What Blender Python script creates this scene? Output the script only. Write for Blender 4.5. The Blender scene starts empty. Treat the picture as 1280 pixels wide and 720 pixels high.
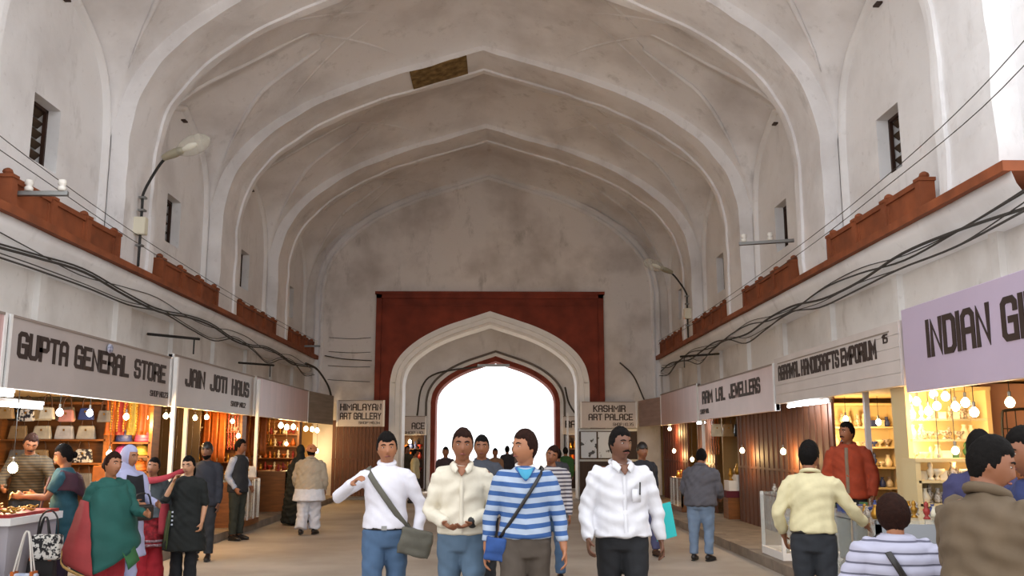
import bpy, math, random
import numpy as np
from mathutils import Vector, Matrix, noise
random.seed(7); rng = np.random.default_rng(7)
PI = math.pi
scene = bpy.context.scene
COL = scene.collection

# ---------------------------------------------------------------- camera, sky, sun, exposure
F_PX, VPX, VPY, EYE = 1150.0, 624.0, 556.0, 1.58
cam_data = bpy.data.cameras.new('camera'); cam_data.sensor_width = 36.0
cam_data.lens = F_PX / 1280.0 * 36.0; cam_data.clip_end = 300
cam = bpy.data.objects.new('camera', cam_data); COL.objects.link(cam)
yaw = math.atan2(640 - VPX, F_PX); pitch = math.atan2((VPY - 360) * math.cos(yaw), F_PX)
cam.location = (0, 0, EYE); cam.rotation_euler = (PI / 2 + pitch, 0, -yaw)
scene.camera = cam

world = bpy.data.worlds.new('overcast_sky'); scene.world = world; world.use_nodes = True
bg = world.node_tree.nodes['Background']
bg.inputs['Color'].default_value = (0.94, 0.965, 1.0, 1); bg.inputs['Strength'].default_value = 1.5

sun_data = bpy.data.lights.new('sun', 'SUN'); sun_data.energy = 3.6; sun_data.angle = math.radians(8)
sun_data.color = (1.0, 0.97, 0.93)
sun = bpy.data.objects.new('sun', sun_data); COL.objects.link(sun)
sun.location = (0, 40, 40); sun.rotation_euler = (math.radians(-34), math.radians(10), 0)

scene.view_settings.view_transform = 'Standard'; scene.view_settings.look = 'None'
scene.view_settings.gamma = 1.0; scene.view_settings.use_curve_mapping = False
scene.view_settings.exposure = 0.64

# ---------------------------------------------------------------- helpers
def lin(c):
    if isinstance(c, str):
        c = c.lstrip('#'); c = [int(c[i:i + 2], 16) / 255 for i in (0, 2, 4)]
    return tuple(x / 12.92 if x <= 0.04045 else ((x + 0.055) / 1.055) ** 2.4 for x in c)

MATS = {}
def mat(name, col, rough=0.7, var=0.0, scale=6.0, bump=0.0, metal=0.0, col2=None, emit=0.0, alpha=1.0, stretch=(1, 1, 1), trans=0.0, detail=6.0, lo=0.35, hi=0.7, spec=None):
    """principled material; noise mixes col and col2 (or a darker col) and drives a bump"""
    if name in MATS: return MATS[name]
    m = bpy.data.materials.new(name); m.use_nodes = True; MATS[name] = m
    nt = m.node_tree; b = nt.nodes['Principled BSDF']
    c = lin(col); b.inputs['Base Color'].default_value = (*c, 1); b.inputs['Roughness'].default_value = rough
    b.inputs['Metallic'].default_value = metal
    if spec is not None: b.inputs['Specular IOR Level'].default_value = spec
    if emit:
        b.inputs['Emission Color'].default_value = (*c, 1); b.inputs['Emission Strength'].default_value = emit
    if trans: b.inputs['Transmission Weight'].default_value = trans
    if alpha < 1: b.inputs['Alpha'].default_value = alpha
    if var or col2 or bump:
        tc = nt.nodes.new('ShaderNodeTexCoord'); mp = nt.nodes.new('ShaderNodeMapping')
        mp.inputs['Scale'].default_value = stretch
        nt.links.new(tc.outputs['Object'], mp.inputs[0])
        n = nt.nodes.new('ShaderNodeTexNoise'); n.inputs['Scale'].default_value = scale; n.inputs['Detail'].default_value = detail
        nt.links.new(mp.outputs[0], n.inputs['Vector'])
        if var or col2:
            r = nt.nodes.new('ShaderNodeValToRGB'); c2 = lin(col2) if col2 else tuple(x * (1 - var) for x in c)
            r.color_ramp.elements[0].position = lo; r.color_ramp.elements[0].color = (*c2, 1)
            r.color_ramp.elements[1].position = hi; r.color_ramp.elements[1].color = (*c, 1)
            nt.links.new(n.outputs['Fac'], r.inputs[0]); nt.links.new(r.outputs[0], b.inputs['Base Color'])
        if bump:
            bp = nt.nodes.new('ShaderNodeBump'); bp.inputs['Strength'].default_value = bump; bp.inputs['Distance'].default_value = 0.02
            nt.links.new(n.outputs['Fac'], bp.inputs['Height']); nt.links.new(bp.outputs[0], b.inputs['Normal'])
    return m

def plaster(name, base, stain, dirt, stain_amt=0.5):
    """limewashed plaster: broad grey patches, thin brown weather marks, trowel bump"""
    if name in MATS: return MATS[name]
    m = bpy.data.materials.new(name); m.use_nodes = True; MATS[name] = m
    nt = m.node_tree; b = nt.nodes['Principled BSDF']; b.inputs['Roughness'].default_value = 0.85
    tc = nt.nodes.new('ShaderNodeTexCoord')
    def nz(sc, det, st=(1, 1, 1), rough=0.55):
        mp = nt.nodes.new('ShaderNodeMapping'); mp.inputs['Scale'].default_value = st
        nt.links.new(tc.outputs['Object'], mp.inputs[0])
        n = nt.nodes.new('ShaderNodeTexNoise'); n.inputs['Scale'].default_value = sc; n.inputs['Detail'].default_value = det
        n.inputs['Roughness'].default_value = rough; nt.links.new(mp.outputs[0], n.inputs['Vector']); return n
    def ramp(n, lo, hi, amt):
        r = nt.nodes.new('ShaderNodeMapRange'); r.inputs[1].default_value = lo; r.inputs[2].default_value = hi
        r.inputs[3].default_value = 0; r.inputs[4].default_value = amt; nt.links.new(n.outputs['Fac'], r.inputs[0]); return r
    def mix(fac, a, c):
        x = nt.nodes.new('ShaderNodeMix'); x.data_type = 'RGBA'; nt.links.new(fac.outputs[0], x.inputs[0])
        if isinstance(a, tuple): x.inputs[6].default_value = (*a, 1)
        else: nt.links.new(a.outputs[2], x.inputs[6])
        x.inputs[7].default_value = (*c, 1); return x
    x = mix(ramp(nz(0.7, 5), 0.45, 0.75, stain_amt), lin(base), lin(stain))
    x = mix(ramp(nz(2.2, 8, (1, 1, 0.4), 0.65), 0.58, 0.75, 0.55 * stain_amt), x, lin(dirt))
    x = mix(ramp(nz(9, 6), 0.62, 0.8, 0.25), x, lin(dirt))
    nt.links.new(x.outputs[2], b.inputs['Base Color'])
    bp = nt.nodes.new('ShaderNodeBump'); bp.inputs['Strength'].default_value = 0.35; bp.inputs['Distance'].default_value = 0.03
    nt.links.new(nz(5, 8).outputs['Fac'], bp.inputs['Height']); nt.links.new(bp.outputs[0], b.inputs['Normal'])
    return m

def tag(o, label=None, cat=None, group=None, kind=None):
    if label: o['label'] = label
    if cat: o['category'] = cat
    if group: o['group'] = group
    if kind: o['kind'] = kind
    return o

def empty(name, loc=(0, 0, 0), rz=0.0, parent=None):
    o = bpy.data.objects.new(name, None); COL.objects.link(o)
    o.location = loc; o.rotation_euler = (0, 0, rz); o.empty_display_size = 0.1
    if parent: o.parent = parent
    return o

def link_mesh(name, me, parent=None, loc=None, rz=0.0):
    o = bpy.data.objects.new(name, me); COL.objects.link(o)
    if loc is not None: o.location = loc
    if rz: o.rotation_euler = (0, 0, rz)
    if parent: o.parent = parent
    return o

def copy_tree(o, parent=None):
    c = o.copy(); COL.objects.link(c); c.parent = parent
    for ch in list(o.children): copy_tree(ch, c)
    return c

def catmull(pts, k=4):
    pts = [np.array(p, float) for p in pts]
    if len(pts) < 3 or k < 2: return pts
    out = []; P = [2 * pts[0] - pts[1]] + pts + [2 * pts[-1] - pts[-2]]
    for i in range(1, len(P) - 2):
        for j in range(k):
            t = j / k; a, b, c, d = P[i - 1], P[i], P[i + 1], P[i + 2]
            out.append(0.5 * (2 * b + (c - a) * t + (2 * a - 5 * b + 4 * c - d) * t * t + (3 * b - a - 3 * c + d) * t ** 3))
    out.append(pts[-1]); return out

class MB:
    """collects shapes, build() links them as one mesh object"""
    def __init__(s): s.v = []; s.f = []
    def add(s, v, f):
        o = len(s.v); s.v += [tuple(map(float, p)) for p in v]; s.f += [tuple(i + o for i in q) for q in f]; return s
    def box(s, c, d, rz=0.0, M=None):
        x, y, z = d[0] / 2, d[1] / 2, d[2] / 2
        v = [(-x, -y, -z), (x, -y, -z), (x, y, -z), (-x, y, -z), (-x, -y, z), (x, -y, z), (x, y, z), (-x, y, z)]
        cs, sn = math.cos(rz), math.sin(rz)
        if M is not None: v = [tuple(M @ Vector(p)) for p in v]
        v = [(p[0] * cs - p[1] * sn + c[0], p[0] * sn + p[1] * cs + c[1], p[2] + c[2]) for p in v]
        return s.add(v, [(3, 2, 1, 0), (4, 5, 6, 7), (0, 1, 5, 4), (1, 2, 6, 5), (2, 3, 7, 6), (3, 0, 4, 7)])
    def bb(s, x0, x1, y0, y1, z0, z1):
        return s.box(((x0 + x1) / 2, (y0 + y1) / 2, (z0 + z1) / 2), (abs(x1 - x0), abs(y1 - y0), abs(z1 - z0)))
    def bar(s, a, b, w, h=None):
        a, b = Vector(a), Vector(b); d = b - a; q = Vector((0, 0, 1)).rotation_difference(d.normalized()).to_matrix()
        h = h or w; L = d.length
        v = [q @ Vector((sx * w / 2, sy * h / 2, z)) + a for z in (0, L) for sx, sy in ((-1, -1), (1, -1), (1, 1), (-1, 1))]
        return s.add(v, [(3, 2, 1, 0), (4, 5, 6, 7), (0, 1, 5, 4), (1, 2, 6, 5), (2, 3, 7, 6), (3, 0, 4, 7)])
    def tube(s, pts, rads, n=12, cap=0.6, sub=3, ref=(1, 0, 0)):
        """tapering tube; a radius is a number or (rx, ry) with rx along ref"""
        if not isinstance(rads, (list, tuple)): rads = [rads] * len(pts)
        R = [(r, r) if not isinstance(r, (list, tuple)) else r for r in rads]
        q = [np.array([*p, *r], float) for p, r in zip(pts, R)]
        q = catmull(q, sub) if len(q) > 2 else q
        P = [a[:3] for a in q]; R = [np.maximum(a[3:], 0.0015) for a in q]; m = len(P)
        T = []
        for i in range(m):
            t = P[min(i + 1, m - 1)] - P[max(i - 1, 0)]; T.append(t / (np.linalg.norm(t) + 1e-9))
        rings = []
        if cap: 
            rr = R[0].min(); rings += [(P[0] - T[0] * rr * cap, R[0] * 0.35, T[0]), (P[0] - T[0] * rr * cap * 0.6, R[0] * 0.78, T[0])]
        rings += list(zip(P, R, T))
        if cap:
            rr = R[-1].min(); rings += [(P[-1] + T[-1] * rr * cap * 0.6, R[-1] * 0.78, T[-1]), (P[-1] + T[-1] * rr * cap, R[-1] * 0.35, T[-1])]
        v = []; ref = np.array(ref, float); pu = None
        for p, r, t in rings:
            u = ref - t * ref.dot(t)
            if np.linalg.norm(u) < 0.25:
                a2 = np.array((0, 1.0, 0)) if pu is None else pu
                u = a2 - t * a2.dot(t)
            u /= np.linalg.norm(u) + 1e-9; pu = u; w = np.cross(t, u)
            for k in range(n):
                a = 2 * PI * k / n; v.append(p + u * r[0] * math.cos(a) + w * r[1] * math.sin(a))
        f = []; nr = len(rings)
        for i in range(nr - 1):
            for k in range(n):
                f.append((i * n + k, i * n + (k + 1) % n, (i + 1) * n + (k + 1) % n, (i + 1) * n + k))
        f.append(tuple(range(n - 1, -1, -1))); f.append(tuple((nr - 1) * n + k for k in range(n)))
        return s.add(v, f)
    def ell(s, c, r, n=14, m=9, M=None):
        v = []; f = []
        for i in range(m + 1):
            th = PI * i / m
            for k in range(n):
                a = 2 * PI * k / n; p = Vector((r[0] * math.sin(th) * math.cos(a), r[1] * math.sin(th) * math.sin(a), r[2] * math.cos(th)))
                if M is not None: p = M @ p
                v.append((p[0] + c[0], p[1] + c[1], p[2] + c[2]))
        for i in range(m):
            for k in range(n): f.append((i * n + k, (i + 1) * n + k, (i + 1) * n + (k + 1) % n, i * n + (k + 1) % n))
        return s.add(v, f)
    def lathe(s, prof, c=(0, 0, 0), n=14):
        v = []; f = []
        for r, z in prof:
            for k in range(n): a = 2 * PI * k / n; v.append((c[0] + r * math.cos(a), c[1] + r * math.sin(a), c[2] + z))
        for i in range(len(prof) - 1):
            for k in range(n): f.append((i * n + k, i * n + (k + 1) % n, (i + 1) * n + (k + 1) % n, (i + 1) * n + k))
        f.append(tuple(range(n - 1, -1, -1))); f.append(tuple((len(prof) - 1) * n + k for k in range(n)))
        return s.add(v, f)
    def grid(s, rows, close=False):
        n = len(rows[0]); v = [p for r in rows for p in r]; f = []
        for i in range(len(rows) - 1):
            for k in range(n - 1 + (1 if close else 0)):
                f.append((i * n + k, i * n + (k + 1) % n, (i + 1) * n + (k + 1) % n, (i + 1) * n + k))
        return s.add(v, f)
    def mesh(s, name, m=None, smooth=False):
        me = bpy.data.meshes.new(name); me.from_pydata(s.v, [], s.f); me.update()
        if m is not None: me.materials.append(m)
        if smooth: me.polygons.foreach_set('use_smooth', [True] * len(me.polygons))
        return me
    def build(s, name, m, parent=None, smooth=False, loc=None, rz=0.0):
        return link_mesh(name, s.mesh(name, m, smooth), parent, loc, rz)

def apply_mod(o, **mods):
    """bake modifiers into the object's mesh"""
    for k, kw in mods.items():
        md = o.modifiers.new(k, kw.pop('type'))
        for a, b in kw.items(): setattr(md, a, b)
    dg = bpy.context.evaluated_depsgraph_get(); me = bpy.data.meshes.new_from_object(o.evaluated_get(dg))
    old = o.data; o.modifiers.clear(); o.data = me; me.name = old.name; bpy.data.meshes.remove(old); return o

def bevel(o, w=0.01, seg=2): return apply_mod(o, bev=dict(type='BEVEL', width=w, segments=seg, limit_method='ANGLE'))

# ---------------------------------------------------------------- materials of the place
M_VAULT = plaster('vault_plaster', '#e7e5e6', '#b5afad', '#716860', 0.7)
M_WALL = plaster('wall_plaster', '#e9e8e9', '#c0bbba', '#7e7771', 0.6)
M_LOW = plaster('lower_wall_plaster', '#dad6d2', '#b0a8a0', '#776a5e', 0.9)
M_RED = mat('red_sandstone', '#96502c', 0.8, var=0.4, scale=3.0, bump=0.25)
M_RED2 = mat('dark_red_sandstone', '#8a3a27', 0.85, var=0.4, scale=2.0, bump=0.25)
M_FLOOR = mat('worn_paving', '#b0a599', 0.7, col2='#918578', scale=0.9, bump=0.15, detail=8, lo=0.3, hi=0.7)
M_KERB = mat('kerb_stone', '#8f8173', 0.8, var=0.35, scale=4, bump=0.3)
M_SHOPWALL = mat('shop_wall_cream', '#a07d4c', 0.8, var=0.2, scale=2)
M_WOOD = mat('varnished_wood', '#8a5426', 0.45, var=0.4, scale=3, stretch=(1, 1, 8))
M_DARKWOOD = mat('dark_brown_wood', '#3c2214', 0.6, var=0.4, scale=4, stretch=(6, 6, 1))
M_METAL = mat('grey_metal', '#8a8a88', 0.4, metal=0.8)
M_DARK = mat('black_iron', '#1c1b1a', 0.6)
M_WHITE = mat('white_paint', '#e8e6e4', 0.45, var=0.08, scale=4)
M_CABLE = mat('grey_cable', '#3a3632', 0.7)
M_GLASS = mat('clear_glass', '#eaf4f0', 0.05, alpha=0.22)
# ---------------------------------------------------------------- the vaulted hall
CX = -0.35                                   # axis of the hall
RIB = [(5.2, 4.2), (5.2, 5.2), (5.2, 5.9), (5.19, 6.2), (5.13, 6.55), (5.03, 6.9), (4.87, 7.2), (4.65, 7.5), (4.35, 7.8), (3.97, 8.1), (3.5, 8.4), (2.9, 8.7), (2.2, 8.98), (1.45, 9.22), (0.7, 9.45), (0, 9.67)]
PITCH, Y_END = 4.75, 27.55
def rib_half(w=5.2, spring=5.9, apex=9.67, foot=4.2, k=4):
    p = [(w * r / 5.2, (spring + (z - 5.9) * (apex - spring) / 3.77) if z >= 5.9 else foot + (z - 4.2) / 1.7 * (spring - foot)) for r, z in RIB]
    return [tuple(a) for a in catmull(p, k)]
def arch_line(*a, **k):
    h = rib_half(*a, **k); return [(-r, z) for r, z in h] + [(r, z) for r, z in reversed(h[:-1])]
def normals2(P):
    out = []
    for i in range(len(P)):
        a, b = P[max(i - 1, 0)], P[min(i + 1, len(P) - 1)]
        d = np.array(b) - np.array(a); d /= np.linalg.norm(d) + 1e-9; out.append((-d[1], d[0]))
    return out
def sweep_arch(line, section, cx, rough=0.0):
    """section: (outward offset, y) pairs swept along an arch line lying in x-z"""
    N = normals2(line); rows = []
    for (x, z), (nx, nz) in zip(line, N):
        row = []
        for o, y in section:
            j = rough * (noise.noise(Vector((x * 2.1, y * 3, z * 2.1))) if rough else 0)
            row.append((cx + x + nx * (o + j), y, z + nz * (o + j)))
        rows.append(row)
    return MB().grid(rows)

# ribs (transverse arches)
ARCH_Y = [13.3 + PITCH * k for k in (-1, 0, 1, 2)]
ARCH_WORDS = ['nearest and widest whitewashed pointed arch, its piers at the picture edges', 'second whitewashed pointed arch, carrying the street lamp on its left pier', 'third whitewashed pointed arch with an ochre bare patch near its crown', 'farthest free whitewashed pointed arch before the end wall']
for i, y0 in enumerate(ARCH_Y):
    t = tag(empty('trim_%d' % (i + 1), (CX, y0, 4.2)), ARCH_WORDS[i], 'arch', kind='structure')
    y1 = y0 + 1.1
    o = sweep_arch(arch_line(), [(0.62, y0), (0.0, y0), (0.0, y0 + 0.35), (0.0, y0 + 0.7), (0.0, y1 - 0.17), (0.0, y1 - 0.17), (-0.045, y1 - 0.17), (-0.05, y1 - 0.1), (-0.05, y1), (0.62, y1)], CX, 0.03).build('arch_ring', M_VAULT if i else M_WALL, None)
    o.parent = t; o.matrix_parent_inverse = Matrix.Translation((-CX, -y0, -4.2))
    if i == 2:                                # bare masonry where the plaster fell
        L = [p for p in arch_line(k=10) if -1.6 < p[0] < -0.28]
        pm = sweep_arch(L, [(0.02, y0 + 0.0), (-0.015, y0 + 0.01), (-0.02, y0 + 0.3), (-0.02, y0 + 0.62), (-0.015, y0 + 0.93), (0.02, y0 + 0.95)], CX, 0.012)
        p = pm.build('bare_masonry_patch', mat('bare_masonry', '#94794a', 0.95, col2='#5e4822', scale=7, bump=0.6))
        p.parent = t; p.matrix_parent_inverse = Matrix.Translation((-CX, -y0, -4.2)); p['label'] = 'ochre bare masonry patch on the arch'

# vault bays with side lunettes
LUN = catmull([(1.65, 5.9), (1.63, 6.3), (1.55, 6.7), (1.38, 7.05), (1.08, 7.35), (0.55, 7.62), (0, 7.82)], 6)
LD = np.array([p[0] for p in LUN])[::-1]; LZ = np.array([p[1] for p in LUN])[::-1]
def lun_z(d, r):
    d = min(abs(d), 1.65); return float(np.interp(d, LD, LZ)) + min(1.4, 0.6 * max(0.0, 5.56 - r))
HALF = rib_half(k=5); HALF = [p for p in HALF if p[1] >= 5.85]
HN = normals2([(-r, z) for r, z in HALF])
def main_pt(j, v):
    """point j of the half profile of a bay at v in 0..1 between its ribs"""
    s = j / (len(HALF) - 1); s = s * s * (3 - 2 * s); up = math.sin(PI * min(max(v, 0), 1)) ** 0.7
    off = 0.27 * (1 - s) + (0.10 + 0.42 * up) * s; r, z = HALF[j]; nx, nz = HN[j]
    return max(0.0, r - nx * off if False else r + (-nx) * off), z + nz * off
def vault_pt(sg, ym, ya, yb, y, j):
    r, z = main_pt(j, (y - ya) / (yb - ya)); 
    if j == len(HALF) - 1: r = 0.0
    L = lun_z(y - ym, r)
    return (CX + sg * r, y, max(z, L) if abs(y - ym) < 1.65 else z), L > z
ceiling = tag(empty('ceiling', (CX, 9.6, 5.9)), 'whitewashed pointed vault with groined side lunettes over the bazaar', 'ceiling', kind='structure')
PINV_C = Matrix.Translation((-CX, -9.6, -5.9))
BAYS = [(9.65 + PITCH * k, 13.3 + PITCH * k if k < 3 else Y_END + 0.02) for k in range(4)]
NICHE = [11.65 + PITCH * k for k in range(4)]
for k, (ya, yb) in enumerate(BAYS):
    ym = NICHE[k]; ny = 64; ys = [ya - 0.03 + (yb - ya + 0.06) * i / ny for i in range(ny + 1)]
    for sg in (-1, 1):
        mb = MB(); rows = []; groin = {-1: [], 1: []}
        for y in ys:
            row = [(CX + sg * 5.6, y, lun_z(y - ym, 5.6) if abs(y - ym) < 1.65 else HALF[0][1])]; last = None
            for j in range(len(HALF)):
                p, isl = vault_pt(sg, ym, ya, yb, y, j); row.append(p)
                if isl: last = p
            rows.append(row)
            if last is not None and 0.03 < abs(y - ym) < 1.62: groin[-1 if y < ym else 1].append(last)
        o = mb.grid(rows).build('vault_bay', M_VAULT, None, smooth=True); o.parent = ceiling; o.matrix_parent_inverse = PINV_C
        for g in groin.values():              # raised plaster line along each groin
            if len(g) > 6:
                g = g[::3]; ng = len(g); o = MB().tube([(p[0], p[1], p[2] - 0.012) for p in g], [0.05 * min(1.0, 0.12 + 3.0 * min(i, ng - 1 - i) / ng) for i in range(ng)], n=6, cap=0, sub=3).build('groin_line', M_VAULT, None, True)
                o.parent = ceiling; o.matrix_parent_inverse = PINV_C
        # net lines over the crown
        def on(y, r):
            v = (y - ya) / (yb - ya); pr = [main_pt(j, v) for j in range(len(HALF))]; z = float(np.interp(r, [p[0] for p in pr[::-1]], [p[1] for p in pr[::-1]]))
            return (CX + sg * r, y, max(z, lun_z(y - ym, r) if abs(y - ym) < 1.65 else z) + 0.008)
        span = yb - ya
        for (u0, r0), (u1, r1) in (((0.5, 3.1), (0.93, 1.7)), ((0.5, 3.1), (0.1, 1.7)), ((0.93, 3.9), (0.5, 1.9)), ((0.1, 3.9), (0.5, 1.9))):
            pts = [on(ya + span * (u0 + (u1 - u0) * q / 6), r0 + (r1 - r0) * q / 6) for q in range(7)]
            o = MB().tube(pts, [0.004, 0.022, 0.032, 0.034, 0.032, 0.022, 0.004], n=5, cap=0, sub=2).build('net_line', M_VAULT, None, True); o.parent = ceiling; o.matrix_parent_inverse = PINV_C

# side walls: niches with windows, piers, ledge, lower wall
SIDE = {-1: 'left', 1: 'right'}
def wx(sg, r): return CX + sg * r
walls = {}
for sg in (-1, 1):
    w = tag(empty('wall_' + SIDE[sg], (wx(sg, 5.55), 18, 0)), 'whitewashed %s side wall of the bazaar hall above its shops' % SIDE[sg], 'wall', kind='structure'); walls[sg] = w
    PINV = Matrix.Translation((-wx(sg, 5.55), -18, 0))
    def part(name, mb, m, smooth=False):
        o = mb.build(name, m, None, smooth); o.parent = w; o.matrix_parent_inverse = PINV; return o
    for k, (ya, yb) in enumerate(BAYS):
        ym = NICHE[k]; n0, n1 = ym - 1.65, min(ym + 1.65, Y_END)
        wc = ym - 0.12 if sg < 0 else ym + 0.08; a, b, zb, zt = wc - 0.35, wc + 0.35, 5.13, 6.0
        X, X2 = wx(sg, 5.55), wx(sg, 5.95)
        mb = MB()
        for (y0, y1, z0, z1) in ((n0 - .05, a, 4.1, 8.3), (b, n1 + .05, 4.1, 8.3), (a, b, 4.1, zb), (a, b, zt, 8.3)):
            mb.add([(X, y0, z0), (X, y1, z0), (X, y1, z1), (X, y0, z1)], [(0, 1, 2, 3)])
        for q in (((X, a, zb), (X2, a, zb), (X2, a, zt), (X, a, zt)), ((X, b, zb), (X2, b, zb), (X2, b, zt), (X, b, zt)), ((X, a, zb), (X, b, zb), (X2, b, zb), (X2, a, zb)), ((X, a, zt), (X, b, zt), (X2, b, zt), (X2, a, zt))):
            mb.add(q, [(0, 1, 2, 3)])
        part('niche_wall', mb, M_WALL)
        # narrow moulding round the lunette
        pts = [(-d, z) for d, z in LUN] + [(d, z) for d, z in reversed(LUN[:-1])]
        pts = [(-1.65, 4.3), (-1.65, 5.0)] + pts + [(1.65, 5.0), (1.65, 4.3)]
        N = normals2(pts); rows = []
        for (d, z), (nx, nz) in zip(pts, N):
            yy = lambda o: min(ym + d + nx * o, Y_END)
            rows.append([(wx(sg, 5.56), yy(-0.13), z - nz * 0.13), (wx(sg, 5.49), yy(-0.11), z - nz * 0.11), (wx(sg, 5.46), yy(-0.06), z - nz * 0.06), (wx(sg, 5.47), yy(-0.02), z - nz * 0.02), (wx(sg, 5.56), yy(0.0), z)])
        part('lunette_moulding', MB().grid(rows), M_WALL, True)
        # window with wooden slats in its reveal
        wi = k + 1 + (0 if sg < 0 else 4)
        wn = tag(empty('window_%d' % wi, (wx(sg, 5.8), wc, zb)), ['first', 'second', 'third', 'farthest'][k] + ' small louvred window from the front in the ' + SIDE[sg] + ' wall', 'window', kind='structure')
        MB().bb(-0.02, 0.02, -0.36, 0.36, -0.01, 0.88).build('shade_backing', mat('window_dark', '#15100c', 0.9), wn, loc=(sg * 0.16, 0, 0))  # dark sheet added so the opening behind the slats looks unlit
        for q in range(5 if (k or sg > 0) else 6):
            nq = 5 if (k or sg > 0) else 6
            MB().box((0, 0, 0), (0.10, 0.70, 0.035), M=Matrix.Rotation(sg * 0.7, 3, 'Y')).build('slat', mat('weathered_slat', '#54412f', 0.8, var=0.3, scale=8), wn, loc=(0.02 * sg, 0, 0.87 * (q + 0.6) / nq))
        MB().bb(-0.025, 0.025, -0.35, -0.31, 0, 0.87).bb(-0.025, 0.025, 0.31, 0.35, 0, 0.87).bb(-0.025, 0.025, -0.35, 0.35, 0.83, 0.87).bb(-0.025, 0.025, -0.35, 0.35, 0, 0.04).build('window_frame', M_DARKWOOD, wn, loc=(-0.06 * sg, 0, 0))
        # small hole / peg at the lunette crown
        part('peg', MB().bb(wx(sg, 5.47), wx(sg, 5.56), ym - 0.05, ym + 0.09, 7.5, 7.525), M_DARKWOOD)
        # red sandstone railing in the niche
        t = tag(empty('trim_%d' % (5 + k + (0 if sg < 0 else 4)), (wx(sg, 5.25), ym, 4.2)), ['first', 'second', 'third', 'farthest'][k] + ' red sandstone railing from the front on the ' + SIDE[sg] + ' ledge', 'railing', kind='structure')
        L0, L1 = n0 + 0.12 - ym, n1 - 0.12 - ym; np_ = 4; wd = (L1 - L0)
        for q in range(np_):
            y = L0 + 0.07 + (wd - 0.14) * q / (np_ - 1)
            po = MB().bb(-0.09, 0.09, y - 0.06, y + 0.06, 0, 0.40).bb(-0.10, 0.10, y - 0.075, y + 0.075, 0.37, 0.41).lathe([(0.045, 0.41), (0.062, 0.44), (0.05, 0.47), (0.02, 0.49)], (0, y, 0), 8).build('post', M_RED, t)
            if q < np_ - 1:
                ya2, yb2 = y + 0.07, L0 + 0.07 + (wd - 0.14) * (q + 1) / (np_ - 1) - 0.07
                pn = MB().bb(-0.05, 0.05, ya2, yb2, 0, 0.38).build('panel', M_RED, t)
                MB().bb(-0.075, 0.075, ya2, yb2, 0.33, 0.395).bb(-0.075, 0.075, ya2, yb2, 0.0, 0.07).bb(-0.065, 0.065, ya2, ya2 + 0.05, 0.07, 0.31).bb(-0.065, 0.065, yb2 - 0.05, yb2, 0.07, 0.31).build('panel_border', M_RED, pn)
        MB().bb(min(0.05 * sg, 0.35 * sg), max(0.05 * sg, 0.35 * sg), L0, L1, -0.02, 0.02).build('ledge_floor', M_WALL, t)
    # piers between niches
    for k in range(5):
        y0 = NICHE[0] + PITCH * (k - 1) + 1.65; y1 = y0 + 1.45
        if y0 > Y_END: continue
        if k == 0: y0 = 8.2
        mb = MB().bb(wx(sg, 5.47), wx(sg, 6.0), y0, min(y1, Y_END), 4.1, 8.6)
        part('pier', mb, M_WALL)
    # thin red string course, white projecting band, lower wall
    mb = MB(); a, b = sorted((wx(sg, 5.04), wx(sg, 5.6)))
    for yy in np.arange(8.2, Y_END, 1.2):
        j = 0.015 * math.sin(yy * 5)
        mb.bb(a + max(0, j), b + min(0, j), yy, min(yy + 1.2, Y_END), 4.10 + j, 4.2)
    part('string_course', mb, M_RED)
    a, b = sorted((wx(sg, 5.14), wx(sg, 5.6)))
    rows = []
    for yy in np.linspace(8.2, Y_END, 60):
        q = 0.02 * noise.noise(Vector((yy * 1.3, sg * 3, 0)))
        rows.append([(wx(sg, 5.55), yy, 4.1), (wx(sg, 5.12 + q), yy, 4.1), (wx(sg, 5.16 + q), yy, 3.98), (wx(sg, 5.24 + q), yy, 3.86), (wx(sg, 5.30 + q), yy, 3.72 + q), (wx(sg, 5.5), yy, 3.70)])
    part('white_band', MB().grid(rows), M_WALL, True)
    a, b = sorted((wx(sg, 5.45), wx(sg, 5.75)))
    part('lower_wall', MB().bb(a, b, 8.2, Y_END, 2.3, 3.75), M_LOW)
    for yy in np.arange(9.0, Y_END, 2.38):   # shallow upright strips on the lower wall
        a, b = sorted((wx(sg, 5.37), wx(sg, 5.46)))
        part('wall_strip', MB().bb(a, b, yy, yy + (0.16 if int(yy * 7) % 2 else 0.5), 2.4, 3.72), M_LOW)
    # unseen outer block, added: keeps daylight out above the shops
    a, b = sorted((wx(sg, 6.02), wx(sg, 8.6)))
    part('outer_light_block', MB().bb(a, b, 8.2, 34, 3.1, 10.4), M_LOW)
MB().bb(-9, 8.3, 8.25, 34, 10.35, 10.6).build('roof_light_block', M_LOW, None)  # unseen slab added to stop daylight leaking through gaps in the vault
tag(COL.objects['roof_light_block'], 'unseen slab added over the vault to keep daylight out', 'roof_light_block', kind='structure')
fw = tag(empty('wall_front', (CX, 8.2, 0)), 'plastered outer front of the hall above the nearest arch', 'wall', kind='structure')
o = sweep_arch(arch_line(), [(0.55, 8.35), (4.2, 8.35)], CX); 
o.v = [(x, y, min(z, 10.4)) for x, y, z in o.v]; o.build('front_face', M_WALL, None).parent = fw; COL.objects['front_face'].matrix_parent_inverse = Matrix.Translation((-CX, -8.2, 0))

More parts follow.
